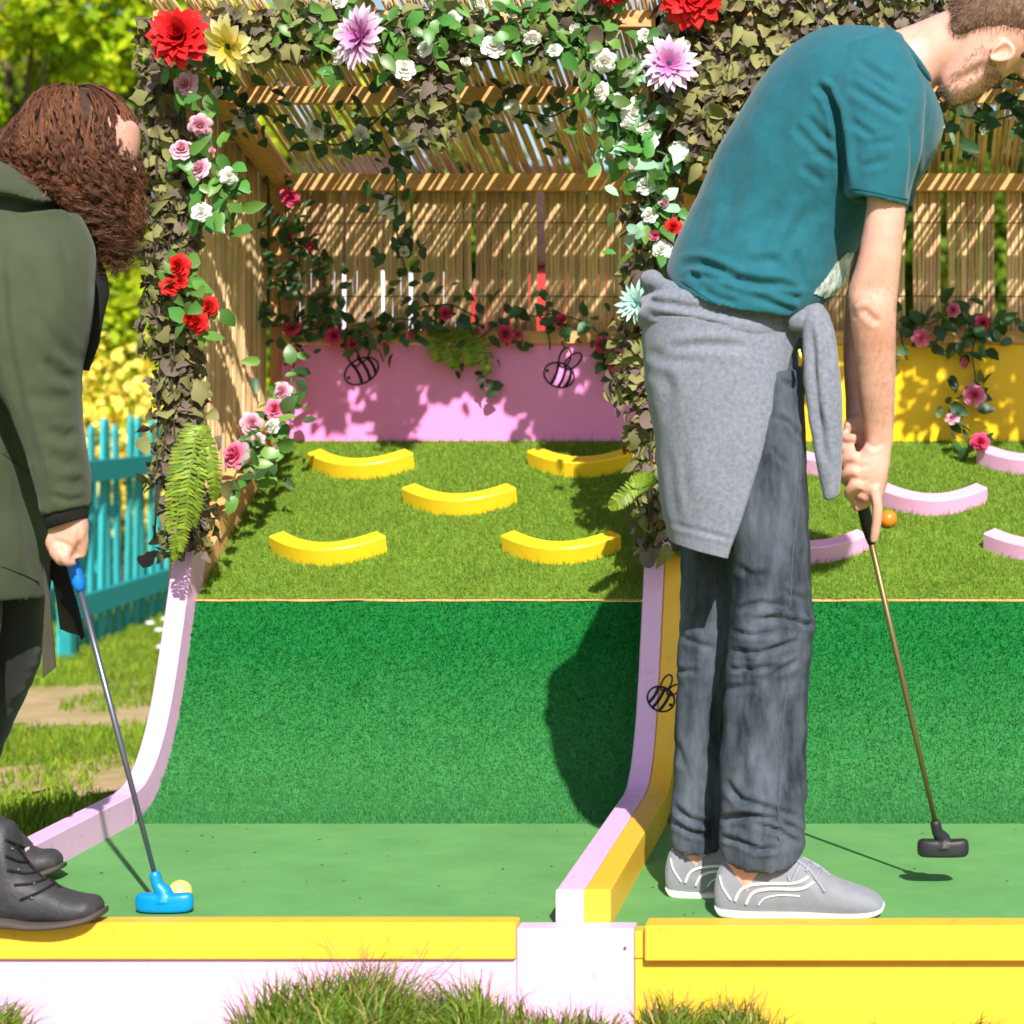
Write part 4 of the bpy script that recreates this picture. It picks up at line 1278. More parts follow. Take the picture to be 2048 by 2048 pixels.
hood = loft([(-80, 400, 120, 408, 3.88, .15), (-84, 372, 104, 384, 3.88, .17), (-82, 345, 74, 352, 3.89, .15), (-60, 326, 36, 332, 3.9, .11)], 28, 4)
WF = [([(0, 426), (60, 416), (124, 410), (150, 424)], 6, .012), ([(2, 470), (8, 640), (20, 720), (54, 862), (76, 930), (90, 1012)], 8, .008),
      ([(60, 620), (110, 680), (150, 730)], 11, .005), ([(90, 716), (120, 750), (154, 764)], 10, .008), ([(50, 790), (100, 800), (150, 790)], 12, .004), ([(96, 858), (130, 876), (160, 862)], 9, .007),
      ([(100, 905), (130, 930), (168, 920)], 10, .005), ([(120, 955), (150, 968), (170, 960)], 9, .005), ([(100, 990), (140, 1002), (170, 992)], 5, .004),
      ([(20, 500), (60, 560), (80, 640)], 14, .004), ([(120, 470), (150, 560), (150, 640)], 14, .004), ([(0, 760), (30, 880), (60, 1000)], 12, .004), ([(40, 940), (60, 1060), (70, 1160)], 12, .004), ([(30, 340), (70, 370), (104, 400)], 8, .004)]
coat, WV, WFc = sculpt('coat', join(coat_b, slw_l, hood), .005, M['coat'], wom, 3, WF, YW + .02, lambda V, N: .006 * vnoise(V, 5, 5, 6, 7) + .001 * vnoise(V, 20, 20, 20, 2))
wbv = bvh_of(WV, WFc)
_s = [surf_line(wbv, pl, .0011, 10) for pl in ([(2, 1132), (40, 1146), (76, 1164)], [(4, 905), (30, 925), (62, 950)], [(8, 880), (12, 905)])]
part('seam', join(*[q for q in _s if q]), M['coatdark'], wom, True)
part('cuff', loft([(94, 1040, 172, 1016, 3.75, .046), (92, 1022, 172, 1002, 3.75, .048)], 24, 4), M['lining'], wom, True)
cuff2 = loft([(98, 1058, 172, 1036, 3.75, .038), (94, 1044, 173, 1020, 3.75, .046), (92, 1020, 173, 1000, 3.75, .047)], 24, 4)
part('cuff_lining', cuff2, M['lining'], wom, True)
lap = pxtube([(160, 430, 3.95, .016), (180, 500, 3.94, .015), (192, 560, 3.93, .018), (196, 604, 3.93, .019), (186, 650, 3.93, .015), (166, 740, 3.93, .012)])
sculpt('collar_flap', lap, .005, M['lining'], wom, 2, fn=lambda V, N: .006 * vnoise(V, 14, 14, 14, 2))
# far coat front with dark edge, and the hanging waist strap
def slab(poly, Y, t, bulge=0.0):
    n = len(poly)
    a = [P(x, y, Y + bulge * math.sin(i)) for i, (x, y) in enumerate(poly)]
    V = np.array(a + [p + np.array((0, t, 0)) for p in a])
    f = [tuple(range(n)), tuple(range(2 * n - 1, n - 1, -1))] + [(i, i + n, (i + 1) % n + n, (i + 1) % n) for i in range(n)]
    return V, f
part('coat_front_flap', slab([(92, 1040), (120, 1120), (146, 1200), (164, 1272), (138, 1266), (120, 1258), (112, 1200), (104, 1150), (94, 1120)], 3.98, .004), M['coatdark'], wom)
part('flap_edging', slab([(84, 1040), (108, 1060), (134, 1140), (156, 1220), (168, 1274), (162, 1280), (146, 1236), (132, 1216), (122, 1206), (124, 1184), (112, 1172), (96, 1150), (90, 1120)], 3.972, .006), M['lining'], wom)
part('waist_strap', slab([(84, 1080), (96, 1080), (98, 1180), (104, 1260), (111, 1334), (85, 1356), (84, 1300), (90, 1200)], 3.9, .004), M['coatdark'], wom)
tog = pxtube([(72, 945, 3.735, .004), (73, 956, 3.73, .006), (72, 968, 3.735, .004)])
part('button', tog, M['lining'], wom, True)
# body
wh = [(130, 206, 190, 208, YW, .04), (108, 220, 228, 224, YW, .062), (90, 244, 268, 246, YW, .074), (84, 275, 276, 275, YW, .08), (92, 315, 270, 318, YW, .076), (108, 352, 258, 356, YW, .068), (140, 388, 246, 392, YW, .055), (180, 414, 236, 414, YW, .036), (200, 424, 228, 424, YW, .02)]
wn_ = [(-20, 400, 110, 440, YW, .07), (40, 350, 150, 400, YW, .056), (90, 300, 190, 370, YW, .056)]
warm = [(0, 500, 120, 500, 3.8, .06), (10, 640, 120, 640, 3.76, .05), (40, 780, 130, 760, 3.755, .045), (80, 900, 150, 890, 3.755, .038), (104, 1000, 164, 985, 3.755, .03), (108, 1045, 168, 1034, 3.755, .026)]
whand = [(104, 1040, 172, 1032, 3.755, .026), (98, 1066, 176, 1056, 3.753, .024), (100, 1084, 170, 1078, 3.752, .022), (110, 1102, 154, 1098, 3.752, .018), (120, 1114, 148, 1110, 3.752, .012)]
wf = [[(108, 1072, 3.740, .0105), (102, 1084, 3.742, .010), (106, 1096, 3.752, .0095), (118, 1096, 3.765, .009), (134, 1092, 3.772, .008)],
      [(114, 1090, 3.738, .010), (109, 1102, 3.740, .010), (114, 1112, 3.750, .0092), (126, 1110, 3.764, .0086), (140, 1106, 3.770, .008)],
      [(122, 1100, 3.737, .010), (118, 1113, 3.738, .0096), (124, 1122, 3.748, .009), (136, 1120, 3.760, .0084), (148, 1116, 3.766, .0076)],
      [(132, 1102, 3.737, .010), (130, 1116, 3.735, .0096), (136, 1124, 3.742, .0088), (147, 1124, 3.754, .008)],
      [(162, 1060, 3.752, .011), (166, 1082, 3.758, .0105), (164, 1104, 3.764, .009), (162, 1116, 3.766, .0075)]]
wlegs_s = [(-200, 1100, -10, 1100, 3.86, .09), (-190, 1250, -6, 1260, 3.86, .08), (-170, 1400, -30, 1400, 3.84, .065), (-150, 1560, -50, 1560, 3.78, .055), (-110, 1700, -20, 1700, 3.70, .048)]
wlegs_f = [(-110, 1100, 92, 1100, 4.0, .09), (-60, 1200, 82, 1196, 4.02, .082), (-70, 1290, 80, 1300, 4.04, .076), (-90, 1380, 52, 1384, 4.06, .068), (-110, 1480, 6, 1486, 4.1, .058), (-110, 1600, -20, 1600, 4.1, .05), (-80, 1690, 10, 1690, 4.07, .045)]
wtorso = loft(shrink(coat_t[1:-2], 26, .03), 28, 2)
wbp = [wtorso, loft(wh, 28, 4, 2.1), loft(wn_, 24, 3), loft(warm, 20, 3), loft(whand, 24, 3, 2.5)] + [pxtube(f_) for f_ in wf] + [loft(shrink(wlegs_s, 6, .006), 18, 2), loft(shrink(wlegs_f, 6, .006), 18, 2)] + \
      [pxtube([(256, 322, YW, .010), (262, 340, YW, .011), (258, 350, YW, .008)])] + \
      [pxtube([(-60, 1690, 3.69, .045), (-40, 1790, 3.68, .04), (60, 1808, 3.67, .032), (170, 1818, 3.67, .024)]), pxtube([(-40, 1670, 4.06, .04), (-30, 1720, 4.06, .03), (90, 1726, 4.06, .020)])]
sculpt('body', join(*wbp), .0038, M['skin'], wom, 3, [([(106, 1080), (128, 1086), (142, 1096)], 4, .0025), ([(118, 1098), (134, 1106)], 4, .002), ([(156, 1060), (158, 1096)], 4, .0025)], YW, lambda V, N: .0007 * vnoise(V, 25, 25, 25, 2))
sculpt('leggings', join(loft(wlegs_s, 24, 3), loft(wlegs_f, 24, 3)), .006, M['legging'], wom, 2, fn=lambda V, N: .0025 * vnoise(V, 12, 12, 30, 2))
# boots
def bootpart(up, so, Y, lacepl):
    u, UV, UF = sculpt('boot', loft([(a, b, c, d, Y, e) for a, b, c, d, e in up], 28, 4, 2.4), .0045, M['boot'], wom, 2, fn=lambda V, N: .0012 * vnoise(V, 40, 40, 40, 2))
    part('sole', loft([(a, b, c, d, Y, e) for a, b, c, d, e in so], 24, 4, 3.2), M['sole'], u, True)
    bv = bvh_of(UV, UF); L = []
    for pl in lacepl:
        t = surf_line(bv, pl, .0028)
        if t: L.append(t)
    if L: part('laces', join(*L), M['lining'], u, True)
    E = []
    for x, y in ((24, 1698), (36, 1740), (68, 1768), (64, 1796)):
        p = on_surf(bv, x, y, .001)
        if p is not None: E.append(tube([p, p + np.array((0, -.002, 0))], .0028, 8))
    if E: part('eyelet', join(*E), M['steel'], u, True)
bootpart([(-130, 1640, -125, 1826, .03), (-110, 1600, -110, 1834, .042), (-60, 1610, -60, 1838, .046), (0, 1636, 0, 1840, .046), (26, 1650, 26, 1842, .045), (42, 1722, 50, 1843, .043), (86, 1758, 88, 1843, .042), (128, 1779, 128, 1843, .043), (160, 1789, 160, 1841, .044), (186, 1791, 187, 1836, .038), (202, 1804, 202, 1828, .02)],
         [(-132, 1818, -130, 1840, .034), (-60, 1822, -60, 1850, .044), (20, 1828, 20, 1850, .044), (80, 1836, 80, 1853, .046), (140, 1832, 140, 1848, .05), (190, 1822, 190, 1838, .042), (209, 1814, 209, 1828, .02)], 3.655,
         [[(10, 1680), (34, 1690), (56, 1700)], [(10, 1712), (40, 1724), (62, 1722)], [(14, 1740), (50, 1748), (76, 1744)], [(28, 1770), (64, 1768), (92, 1758)], [(40, 1800), (80, 1784), (108, 1768)], [(30, 1690), (60, 1730), (88, 1760)], [(50, 1660), (56, 1700), (80, 1740), (120, 1776)]])
bootpart([(-140, 1600, -136, 1740, .03), (-90, 1590, -90, 1752, .045), (-20, 1620, -20, 1752, .045), (30, 1660, 30, 1752, .042), (64, 1696, 64, 1750, .042), (100, 1699, 100, 1742, .038), (120, 1712, 120, 1734, .02)],
         [(-142, 1734, -140, 1750, .034), (-20, 1740, -20, 1757, .046), (64, 1740, 64, 1754, .046), (108, 1730, 108, 1744, .04), (126, 1726, 126, 1736, .02)], 4.06, [])
# curly hair
hb = loft([(128, 172, 190, 174, YW, .04), (90, 192, 218, 190, YW, .085), (54, 234, 252, 226, YW, .110), (12, 285, 256, 285, YW, .115), (10, 318, 264, 322, YW, .115), (76, 358, 268, 358, YW, .105), (136, 396, 264, 394, YW, .085), (172, 424, 258, 426, YW, .064), (202, 456, 248, 456, YW, .040), (218, 484, 242, 486, YW, .018)], 32, 4)
HV, HF, HN = remesh(hb, .007, 4)
HV2 = HV + HN * (.008 * vnoise(HV, 26, 26, 26, 3) - .009)[:, None]
hbase = part('hair', (HV2, HF), M['hairbase'], wom, True)
def curls(nlock, per, seed):
    """loose ringlets: ribbons wound round a falling guide that starts on the head"""
    r = np.random.default_rng(seed)
    ok = np.where((HV[:, 1] < YW + .07))[0]
    crown = P(150, 190, YW)
    hbv = bvh_of(HV, HF)
    Vs, m = [], 24
    for i in r.choice(ok, nlock):
        p = HV[i].copy(); nn = HN[i]
        px_, py_ = proj(p)
        up = float(np.clip((py_ - 205) / 170, 0, 1))
        L = r.uniform(.06, .12)
        rad = r.uniform(.0055, .0105) * (.12 + .88 * up); turns = r.uniform(2.2, 4.2); ph = r.uniform(0, 6.28)
        ctrl, q = [p], p.copy(); jit = r.normal(0, .3, 3); lift = r.uniform(-.006, .010) * (.25 + up)
        for s_ in range(9):
            away = q - crown
            d = away / (np.linalg.norm(away) + 1e-6) * .6 + np.array((.08, 0, -.8 * (.35 + up))) + jit * (.3 + up)
            h = hbv.find_nearest(Vector(q)); n2 = np.array(h[1])
            d = d - n2 * np.dot(d, n2) * .92; d /= np.linalg.norm(d) + 1e-9
            q = q + d * L / 9
            ctrl.append(q)
        A = catmull(np.array(ctrl), 3)[:m]
        tt = np.linspace(0, 1, m)
        d0 = A[-1] - A[0]; d0 /= np.linalg.norm(d0) + 1e-9
        a = np.cross(d0, nn); a /= np.linalg.norm(a) + 1e-9
        for k in range(per):
            broad = False
            loose = r.uniform(.75, 1.35)
            w = ph + tt * turns * 6.28 * r.uniform(.97, 1.03) + r.normal(0, .16)
            rr_ = rad * loose * (.5 + .7 * tt)
            off = r.normal(0, .0011, 3)
            pts = A + nn * lift + (np.cos(w) * rr_)[:, None] * a + (np.sin(w) * rr_)[:, None] * nn + off + (tt ** 2)[:, None] * r.normal(0, .006, 3) * (.2 + up)
            wd = r.uniform(.0004, .0008) * (1 - .5 * tt)
            sd = r.normal(size=3); sd /= np.linalg.norm(sd)
            if broad:                      # flat bands of the corkscrew, laid along the lock
                wd = r.uniform(.0016, .0028) * (1 - .45 * tt); sd = d0 + r.normal(0, .15, 3); sd /= np.linalg.norm(sd)
            Vs.append(np.stack([pts - sd * wd[:, None], pts + sd * wd[:, None]], 1).reshape(-1, 3))
    n = len(Vs)
    V = np.concatenate(Vs)
    base = (np.arange(n) * 2 * m)[:, None, None]
    seg = np.array([[2 * k, 2 * k + 1, 2 * k + 3, 2 * k + 2] for k in range(m - 1)])[None]
    return V, (base + seg).reshape(-1, 4)
cv, cf = curls(620, 26, 4)
o = part('curl', (cv, cf), M['hairw'], hbase, True); o['kind'] = 'stuff'
# ------------------------------------------------------------------ leaves, netting, garlands
def leaf_mesh(name, m, L=1.0, Wd=.6, fold=.18, curl=.25, lobes=0, seed=0):
    r = random.Random(seed)
    V, f = [], []
    n = 6
    for i in range(n + 1):
        t = i / n
        w = Wd * .5 * (math.sin(math.pi * min(1, t ** .8)) ** .8 if 0 < t < 1 else 0)
        if lobes: w *= 1 + .35 * math.sin(t * math.pi * lobes + seed)
        w1, w2 = w * r.uniform(.85, 1.15), w * r.uniform(.85, 1.15)
        z = -curl * t * t
        V += [(-w1, t * L, z + fold * w1), (0, t * L, z), (w2, t * L, z + fold * w2)]
    for i in range(n):
        a = i * 3
        f += [(a, a + 1, a + 4, a + 3), (a + 1, a + 2, a + 5, a + 4)]
    return new_mesh(name, np.array(V), f, m, True)

NETLEAF = {}
for key in ('net', 'netbrown'):
    NETLEAF[key] = [leaf_mesh('net_leaf', M[key], 1.0, w, fo, cu, lo, s) for w, fo, cu, lo, s in
                    ((.85, .5, .45, 2, 1), (.7, -.4, .7, 3, 2), (1.0, .6, -.4, 2, 3), (.6, .9, .8, 0, 4), (.9, -.7, .35, 3, 5))]
LEAF = {k: [leaf_mesh('leaf', M[k], 1.0, w, fo, cu, 0, s) for w, fo, cu, s in ((.62, .25, .25, 11), (.7, .15, .4, 12), (.55, .4, .15, 13))] for k in ('leaf', 'leafdark', 'leafmint')}

def orient(nrm, jitter, rr):
    n = Vector(nrm) + Vector((rr.gauss(0, 1), rr.gauss(0, 1), rr.gauss(0, 1))) * jitter
    n.normalize()
    q = n.to_track_quat('Z', 'Y')
    return q @ Matrix.Rotation(rr.uniform(0, 6.283), 4, 'Z').to_quaternion()

def put(name, me, th, p, q, s):
    o = obj(name, me, th)
    o.location = Vector(p) - Vector(OFF[th.name])
    o.rotation_mode = 'QUATERNION'; o.rotation_quaternion = q
    o.scale = (s, s, s) if not isinstance(s, tuple) else s
    return o

def netting(label, pts, loc, nbig, nsmall, size, seed, cords):
    """pts: function(rr) -> (position, outward normal)"""
    th = thing('camouflage_netting', label, 'camouflage net', loc, 'camouflage netting on the shelters')
    rr = random.Random(seed)
    for i in range(nbig):
        p, n = pts(rr)
        k = 'net' if rr.random() < .68 else 'netbrown'
        put('net_leaf', rr.choice(NETLEAF[k]), th, p, orient(n, .55, rr), size * rr.uniform(.7, 1.35))
    # small scraps joined together
    base = NETLEAF['net'][0]; bvv = np.array([v.co for v in base.vertices]); bff = [tuple(p.vertices) for p in base.polygons]
    for key, cnt in (('net', nsmall // 2), ('netbrown', nsmall // 2)):
        bits = []
        for i in range(cnt):
            p, n = pts(rr)
            q = np.array(orient(n, .8, rr).to_matrix())
            bits.append(((bvv * size * rr.uniform(.45, .85)) @ q.T + np.array(p) - np.array(n) * .012, bff))
        o = part('net_scraps', join(*bits), M[key], th, True); o['kind'] = 'stuff'
    cb = [tube(c, .0022, 5) for c in cords]
    if cb: part('net_cord', join(*cb), M['cord'], th)
    return th

def post_sampler(x, y, z0, z1, r0, r1, side=1.0, drift=None):
    def f(rr):
        z = rr.uniform(z0, z1)
        a = rr.uniform(0, 2 * math.pi)
        r = rr.uniform(r0, r1)
        dx = drift(z) if drift else 0
        n = (math.cos(a), -abs(math.sin(a)) if rr.random() < .75 else math.sin(a), .35)
        return (x + dx + r * math.cos(a), y + r * n[1] * .9, z), n
    return f

XPL = XL - .03 ; XPR = (XR + XL2) / 2
YP = 4.95
netting('olive camouflage netting wrapped round the left front post', post_sampler(XPL + .005, YP, .56, 1.80, .03, .080, drift=lambda z: .012 * math.sin(z * 9) + (-.03 if z > 1.45 else 0) + (.03 if z < .72 else 0)), (XPL, YP, .5), 298, 1300, .039, 1,
        [[(XPL + .04 * math.cos(k), YP - .04, 1.8), (XPL + .04 * math.sin(k * 2), YP - .05, 1.2), (XPL + .03 * math.cos(k * 3), YP - .05, .6)] for k in range(4)])
netting('olive camouflage netting wrapped round the middle post beside the man', post_sampler(XPR + .0, YP, .56, 1.83, .03, .070, drift=lambda z: .03 * math.sin(z * 5) - (.03 if .9 < z < 1.5 else 0)), (XPR, YP, .5), 298, 1000, .039, 2,
        [[(XPR + .04 * math.cos(k), YP - .04, 1.8), (XPR + .04 * math.sin(k * 2), YP - .05, 1.2), (XPR + .03 * math.cos(k * 3), YP - .05, .6)] for k in range(4)])
def band(regs):
    w = [r[4] for r in regs]
    def f(rr):
        a = rr.choices(regs, w)[0]
        px, py = rr.uniform(a[0], a[1]), rr.uniform(a[2], a[3])
        p = P(px, py, rr.uniform(4.79, 4.87))
        return tuple(p), (rr.gauss(0, .3), -1, .3)
    return f
netting('camouflage netting bunched along the header over the pink lane', band([(430, 640, 22, 112, 3), (640, 860, 22, 90, 2.0), (860, 1180, 25, 118, 4), (820, 905, 100, 280, 1.6), (1100, 1230, -10, 90, 1.5)]), tuple(P(800, 60, 4.84)), 298, 1100, .040, 3,
        [[P(420, 40, 4.84), P(640, 60, 4.83), P(900, 50, 4.84), P(1230, 40, 4.84)], [P(420, 90, 4.84), P(700, 100, 4.83), P(1000, 120, 4.84), P(1200, 100, 4.84)]])
netting('wide sheet of camouflage netting over the yellow lane behind the man', band([(1330, 1900, -60, 150, 5), (1340, 1600, 120, 250, 2.2), (1360, 1480, 230, 330, .5), (1880, 2120, -60, 60, 1), (2060, 2420, -60, 230, 3)]), tuple(P(1600, 60, 4.84)), 298, 2600, .043, 4,  # rightmost band is out of view, added to shade the yellow back board
        [[P(1340, 30 + k * 40, 4.84), P(1600, 40 + k * 40, 4.83), P(1900, 30 + k * 30, 4.84)] for k in range(5)])

# roses -------------------------------------------------------------
def rose_mesh(m, seed, layers=((.16, 3, 1.25), (.34, 4, 1.0), (.58, 5, .72), (.82, 5, .45), (1.0, 6, .2))):
    r = random.Random(seed)
    bits = []
    for R_, n, lift in layers:
        ph = r.uniform(0, 6.28)
        for k in range(n):
            a0 = ph + 2 * math.pi * k / n
            wid = 2 * math.pi / n * .62
            V, f = [], []
            nu, nvv = 5, 4
            for j in range(nvv + 1):
                v = j / nvv
                for i in range(nu + 1):
                    u = (i / nu - .5) * 2
                    rad = R_ * (.25 + .75 * v ** .8) * (1 + .06 * r.uniform(-1, 1))
                    edge = 1 - .28 * u * u * v
                    a = a0 + u * wid
                    z = (.1 + lift * .55 * v) * edge - (.22 * R_ * v * v * (1.25 - lift)) + .03 * r.uniform(-1, 1)
                    V.append((rad * math.cos(a) * edge, rad * math.sin(a) * edge, z))
            for j in range(nvv):
                for i in range(nu):
                    q = j * (nu + 1) + i
                    f.append((q, q + 1, q + nu + 2, q + nu + 1))
            bits.append((np.array(V), f))
    v, f = join(*bits)
    return new_mesh('rose', v, f, m, True)
ROSE = {k: [rose_mesh(M['rose_' + k], s) for s in (1, 2, 3)] for k in ('white', 'blush', 'pink', 'hot', 'red')}
BUD = {k: rose_mesh(M['rose_' + k], 8, ((.2, 3, 1.5), (.4, 4, 1.35), (.62, 4, 1.1))) for k in ROSE}

def garland(label, paths, roses, leafkey, nleaf, lsize, seed, spread=.035, extra=()):
    """paths: list of polylines of (px,py,Y); roses: (px,py,Y,r_px,kind[,tilt])"""
    c0 = P(*paths[0][0])
    th = thing('flower_garland', label, 'artificial garland', tuple(c0), 'artificial flower garlands')
    rr = random.Random(seed)
    vb, allp = [], []
    for pl in paths:
        A = catmull(np.array(pl, dtype=float), 8)
        W3 = np.array([P(*a) for a in A])
        W3 += np.array([[.006 * mnoise.noise(Vector((p[0] * 20, p[2] * 20, seed))), 0, .006 * mnoise.noise(Vector((p[2] * 20, p[0] * 20, seed + 3)))] for p in W3])
        vb.append(tube(W3, .0026, 6)); allp.append(W3)
    part('vine', join(*vb), M['vine'], th, True)
    lens = [np.linalg.norm(np.diff(w, axis=0), axis=1).sum() for w in allp]
    for k in range(nleaf):
        w = rr.choices(allp, lens)[0]
        p = w[rr.randrange(len(w))]
        d = np.array((rr.gauss(0, 1), -abs(rr.gauss(0, .6)), rr.gauss(0, 1))) * spread
        key = leafkey if isinstance(leafkey, str) else rr.choice(leafkey)
        qx, qy = proj(p + d)
        if (645 < qx < 785 and 700 < qy < 800) or (1065 < qx < 1190 and 685 < qy < 810): continue   # keep the bees clear
        put('leaf', rr.choice(LEAF[key]), th, p + d, orient((rr.gauss(0, .5), -1, .5), .5, rr), lsize * rr.uniform(.7, 1.3))
    for ro in roses:
        px, py, Y, rp, kd = ro[:5]
        til = ro[5] if len(ro) > 5 else (rr.gauss(0, .35), -1, rr.gauss(.15, .3))
        p = P(px, py, Y - .02)
        s = rp * Y / F * 1.1
        bud = rp < 15
        me = BUD[kd] if bud else rr.choice(ROSE[kd])
        put('rose', me, th, p, orient(til, .06, rr), s * (1.25 if bud else 1.0))
        for q in range(3):
            put('leaf', rr.choice(LEAF[leafkey if isinstance(leafkey, str) else leafkey[0]]), th, p + np.array((rr.gauss(0, .012), .018, rr.gauss(0, .012))), orient((rr.gauss(0, .6), -1, rr.gauss(0, .6)), .2, rr), lsize * rr.uniform(.8, 1.2))
    return th

yh = 4.80
garland('white rose garland with bright green leaves along the top of the pink lane header',
        [[(590, 30, yh), (640, 60, yh), (700, 105, yh), (760, 90, yh), (830, 70, yh), (920, 60, yh), (1000, 90, yh), (1080, 60, yh), (1160, 40, yh), (1220, 90, yh)],
         [(800, 40, yh), (860, 20, yh), (930, 25, yh), (1010, 20, yh), (1100, 15, yh)], [(1100, 60, yh), (1140, 110, yh), (1190, 150, yh)], [(640, 20, yh), (660, 80, yh), (680, 150, yh)]],
        [(683, 110, yh, 24, 'white'), (808, 138, yh, 23, 'white'), (850, 97, yh, 19, 'white'), (985, 92, yh, 26, 'white'), (1065, 77, yh, 18, 'white'), (908, 36, yh, 18, 'white'), (1207, 122, yh, 25, 'white'), (1204, 183, yh, 20, 'white'),
         (960, 15, yh, 14, 'white'), (1150, 60, yh, 14, 'white'), (680, 2, yh, 16, 'white'), (760, 40, yh, 14, 'white'), (1030, 30, yh, 14, 'white'), (1110, 100, yh, 16, 'white'), (640, 60, yh, 13, 'white'), (930, 130, yh, 14, 'white')], 'leaf', 200, .041, 21, .03)
ym_ = 5.1
garland('shaded white rose garland swagged under the cane roof of the pink lane',
        [[(430, 120, 4.95), (470, 190, 5.0), (530, 225, ym_), (600, 262, ym_), (670, 290, ym_), (740, 250, ym_), (800, 200, ym_), (840, 150, 5.0)],
         [(740, 250, ym_), (780, 300, ym_), (795, 360, 5.2), (790, 420, 5.3), (800, 500, 5.4), (812, 540, 5.5)], [(840, 190, ym_), (930, 225, ym_), (1020, 220, ym_), (1100, 230, ym_), (1180, 190, 5.0), (1230, 150, 4.95)]],
        [(490, 236, ym_, 26, 'white'), (440, 186, 4.95, 14, 'white'), (632, 262, ym_, 20, 'white'), (722, 268, ym_, 18, 'white'), (790, 232, ym_, 14, 'white'), (815, 284, ym_, 18, 'white'), (866, 250, ym_, 24, 'white'), (945, 232, ym_, 17, 'white'),
         (1025, 214, ym_, 16, 'white'), (1092, 256, ym_, 18, 'white'), (780, 414, 5.3, 22, 'white'), (808, 506, 5.4, 13, 'white'), (790, 80, 4.9, 8, 'white')], 'leafdark', 210, .037, 22, .035)
yp = 4.86
garland('blush rose garland climbing the left post', [[(380, 130, yp), (372, 180, yp), (415, 250, yp), (420, 300, yp), (390, 340, yp), (440, 370, yp), (470, 400, yp)], [(440, 350, yp), (430, 400, yp), (420, 430, yp)]],
        [(372, 170, yp, 27, 'blush'), (400, 250, yp, 23, 'blush'), (364, 300, yp, 24, 'blush'), (402, 338, yp, 23, 'blush'), (458, 352, yp, 18, 'white'), (403, 424, yp, 20, 'white'), (424, 306, yp, 9, 'blush')], 'leaf', 46, .05, 23, .03)
garland('red rose spray pinned on the left post', [[(340, 520, yp), (360, 560, yp), (395, 600, yp), (400, 640, yp), (380, 660, yp)]],
        [(358, 532, yp, 24, 'red'), (340, 572, yp, 20, 'red'), (362, 562, yp, 16, 'red'), (420, 612, yp, 19, 'red'), (396, 645, yp, 23, 'red'), (380, 638, yp, 14, 'red')], 'leaf', 14, .045, 24, .02)
garland('white rose and mint leaf garland on the middle post', [[(1250, 90, yp), (1270, 160, yp), (1230, 230, yp), (1280, 290, yp), (1340, 320, yp), (1310, 380, yp), (1320, 440, yp), (1310, 500, yp)], [(1200, 190, yp), (1220, 250, yp), (1240, 290, yp), (1280, 340, yp)]],
        [(1265, 228, yp, 24, 'white'), (1290, 258, yp, 17, 'white'), (1302, 286, yp, 16, 'white'), (1364, 302, yp, 25, 'white'), (1294, 369, yp, 23, 'white'), (1300, 430, yp, 17, 'white'), (1324, 500, yp, 20, 'white'), (1268, 125, yp, 14, 'white'),
         (1346, 455, yp, 18, 'red'), (1310, 470, yp, 14, 'pink'), (1236, 200, yp, 15, 'white'), (1252, 252, yp, 14, 'white'), (1278, 205, yp, 16, 'white'), (1330, 60, yp, 15, 'white'), (1290, 70, yp, 15, 'white'), (1256, 150, yp, 13, 'white'), (1270, 330, yp, 15, 'white'), (1330, 410, yp, 14, 'blush'), (1246, 300, yp, 13, 'white'), (1312, 240, yp, 14, 'white')], ['leaf', 'leaf', 'leafmint'], 150, .045, 25, .04)
ybw = YB - .03
garland('hot pink rose garland along the sill above the pink board',
        [[(545, 650, ybw), (620, 650, ybw), (700, 680, ybw), (780, 640, ybw), (850, 650, ybw), (930, 690, ybw), (1010, 640, ybw), (1090, 630, ybw), (1160, 640, ybw), (1220, 690, ybw), (1235, 740, ybw)],
         [(560, 640, ybw), (560, 560, ybw), (600, 520, ybw), (570, 460, ybw), (575, 390, ybw)], [(600, 640, ybw), (650, 600, ybw), (640, 540, ybw), (610, 490, ybw)], [(830, 620, ybw), (900, 610, ybw), (960, 640, ybw)], [(940, 690, ybw), (968, 735, ybw), (975, 750, ybw)], [(1095, 640, ybw), (1100, 700, ybw)],
         [(720, 690, ybw), (755, 700, ybw), (765, 725, ybw)]],
        [(586, 656, ybw, 19, 'hot'), (668, 672, ybw, 20, 'hot'), (706, 690, ybw, 13, 'hot'), (580, 395, ybw, 20, 'hot'), (573, 475, ybw, 12, 'hot'), (620, 495, ybw, 11, 'hot'), (825, 672, ybw, 12, 'pink'), (890, 627, ybw, 15, 'hot'), (952, 664, ybw, 13, 'pink'), (1012, 668, ybw, 18, 'hot'),
         (1035, 668, ybw, 14, 'pink'), (1124, 643, ybw, 14, 'hot'), (1206, 690, ybw, 18, 'hot'), (1230, 728, ybw, 16, 'hot'), (600, 706, ybw, 12, 'hot'), (770, 690, ybw, 9, 'pink')], 'leafdark', 295, .038, 26, .035)
def sp(px, py, up=.06):
    q = slope_hit(px, py); return float(q[1]) - .02
garland('pink rose garland trailing down the timber edge of the slope', [[(590, 700, 5.6), (580, 770, 5.55), (560, 820, 5.45), (530, 860, 5.35), (500, 900, 5.25), (470, 950, 5.18), (470, 1000, 5.1)], [(560, 820, 5.45), (560, 880, 5.4), (540, 930, 5.3)]],
        [(566, 784, 5.46, 20, 'blush'), (550, 818, 5.42, 21, 'pink'), (502, 846, 5.34, 22, 'blush'), (472, 910, 5.22, 29, 'pink'), (546, 852, 5.4, 16, 'white'), (530, 922, 5.3, 10, 'hot'), (578, 800, 5.46, 11, 'blush'), (515, 880, 5.3, 15, 'blush'), (548, 895, 5.35, 12, 'white'), (500, 950, 5.2, 9, 'hot')], ['leaf', 'leafdark'], 70, .042, 27, .032)
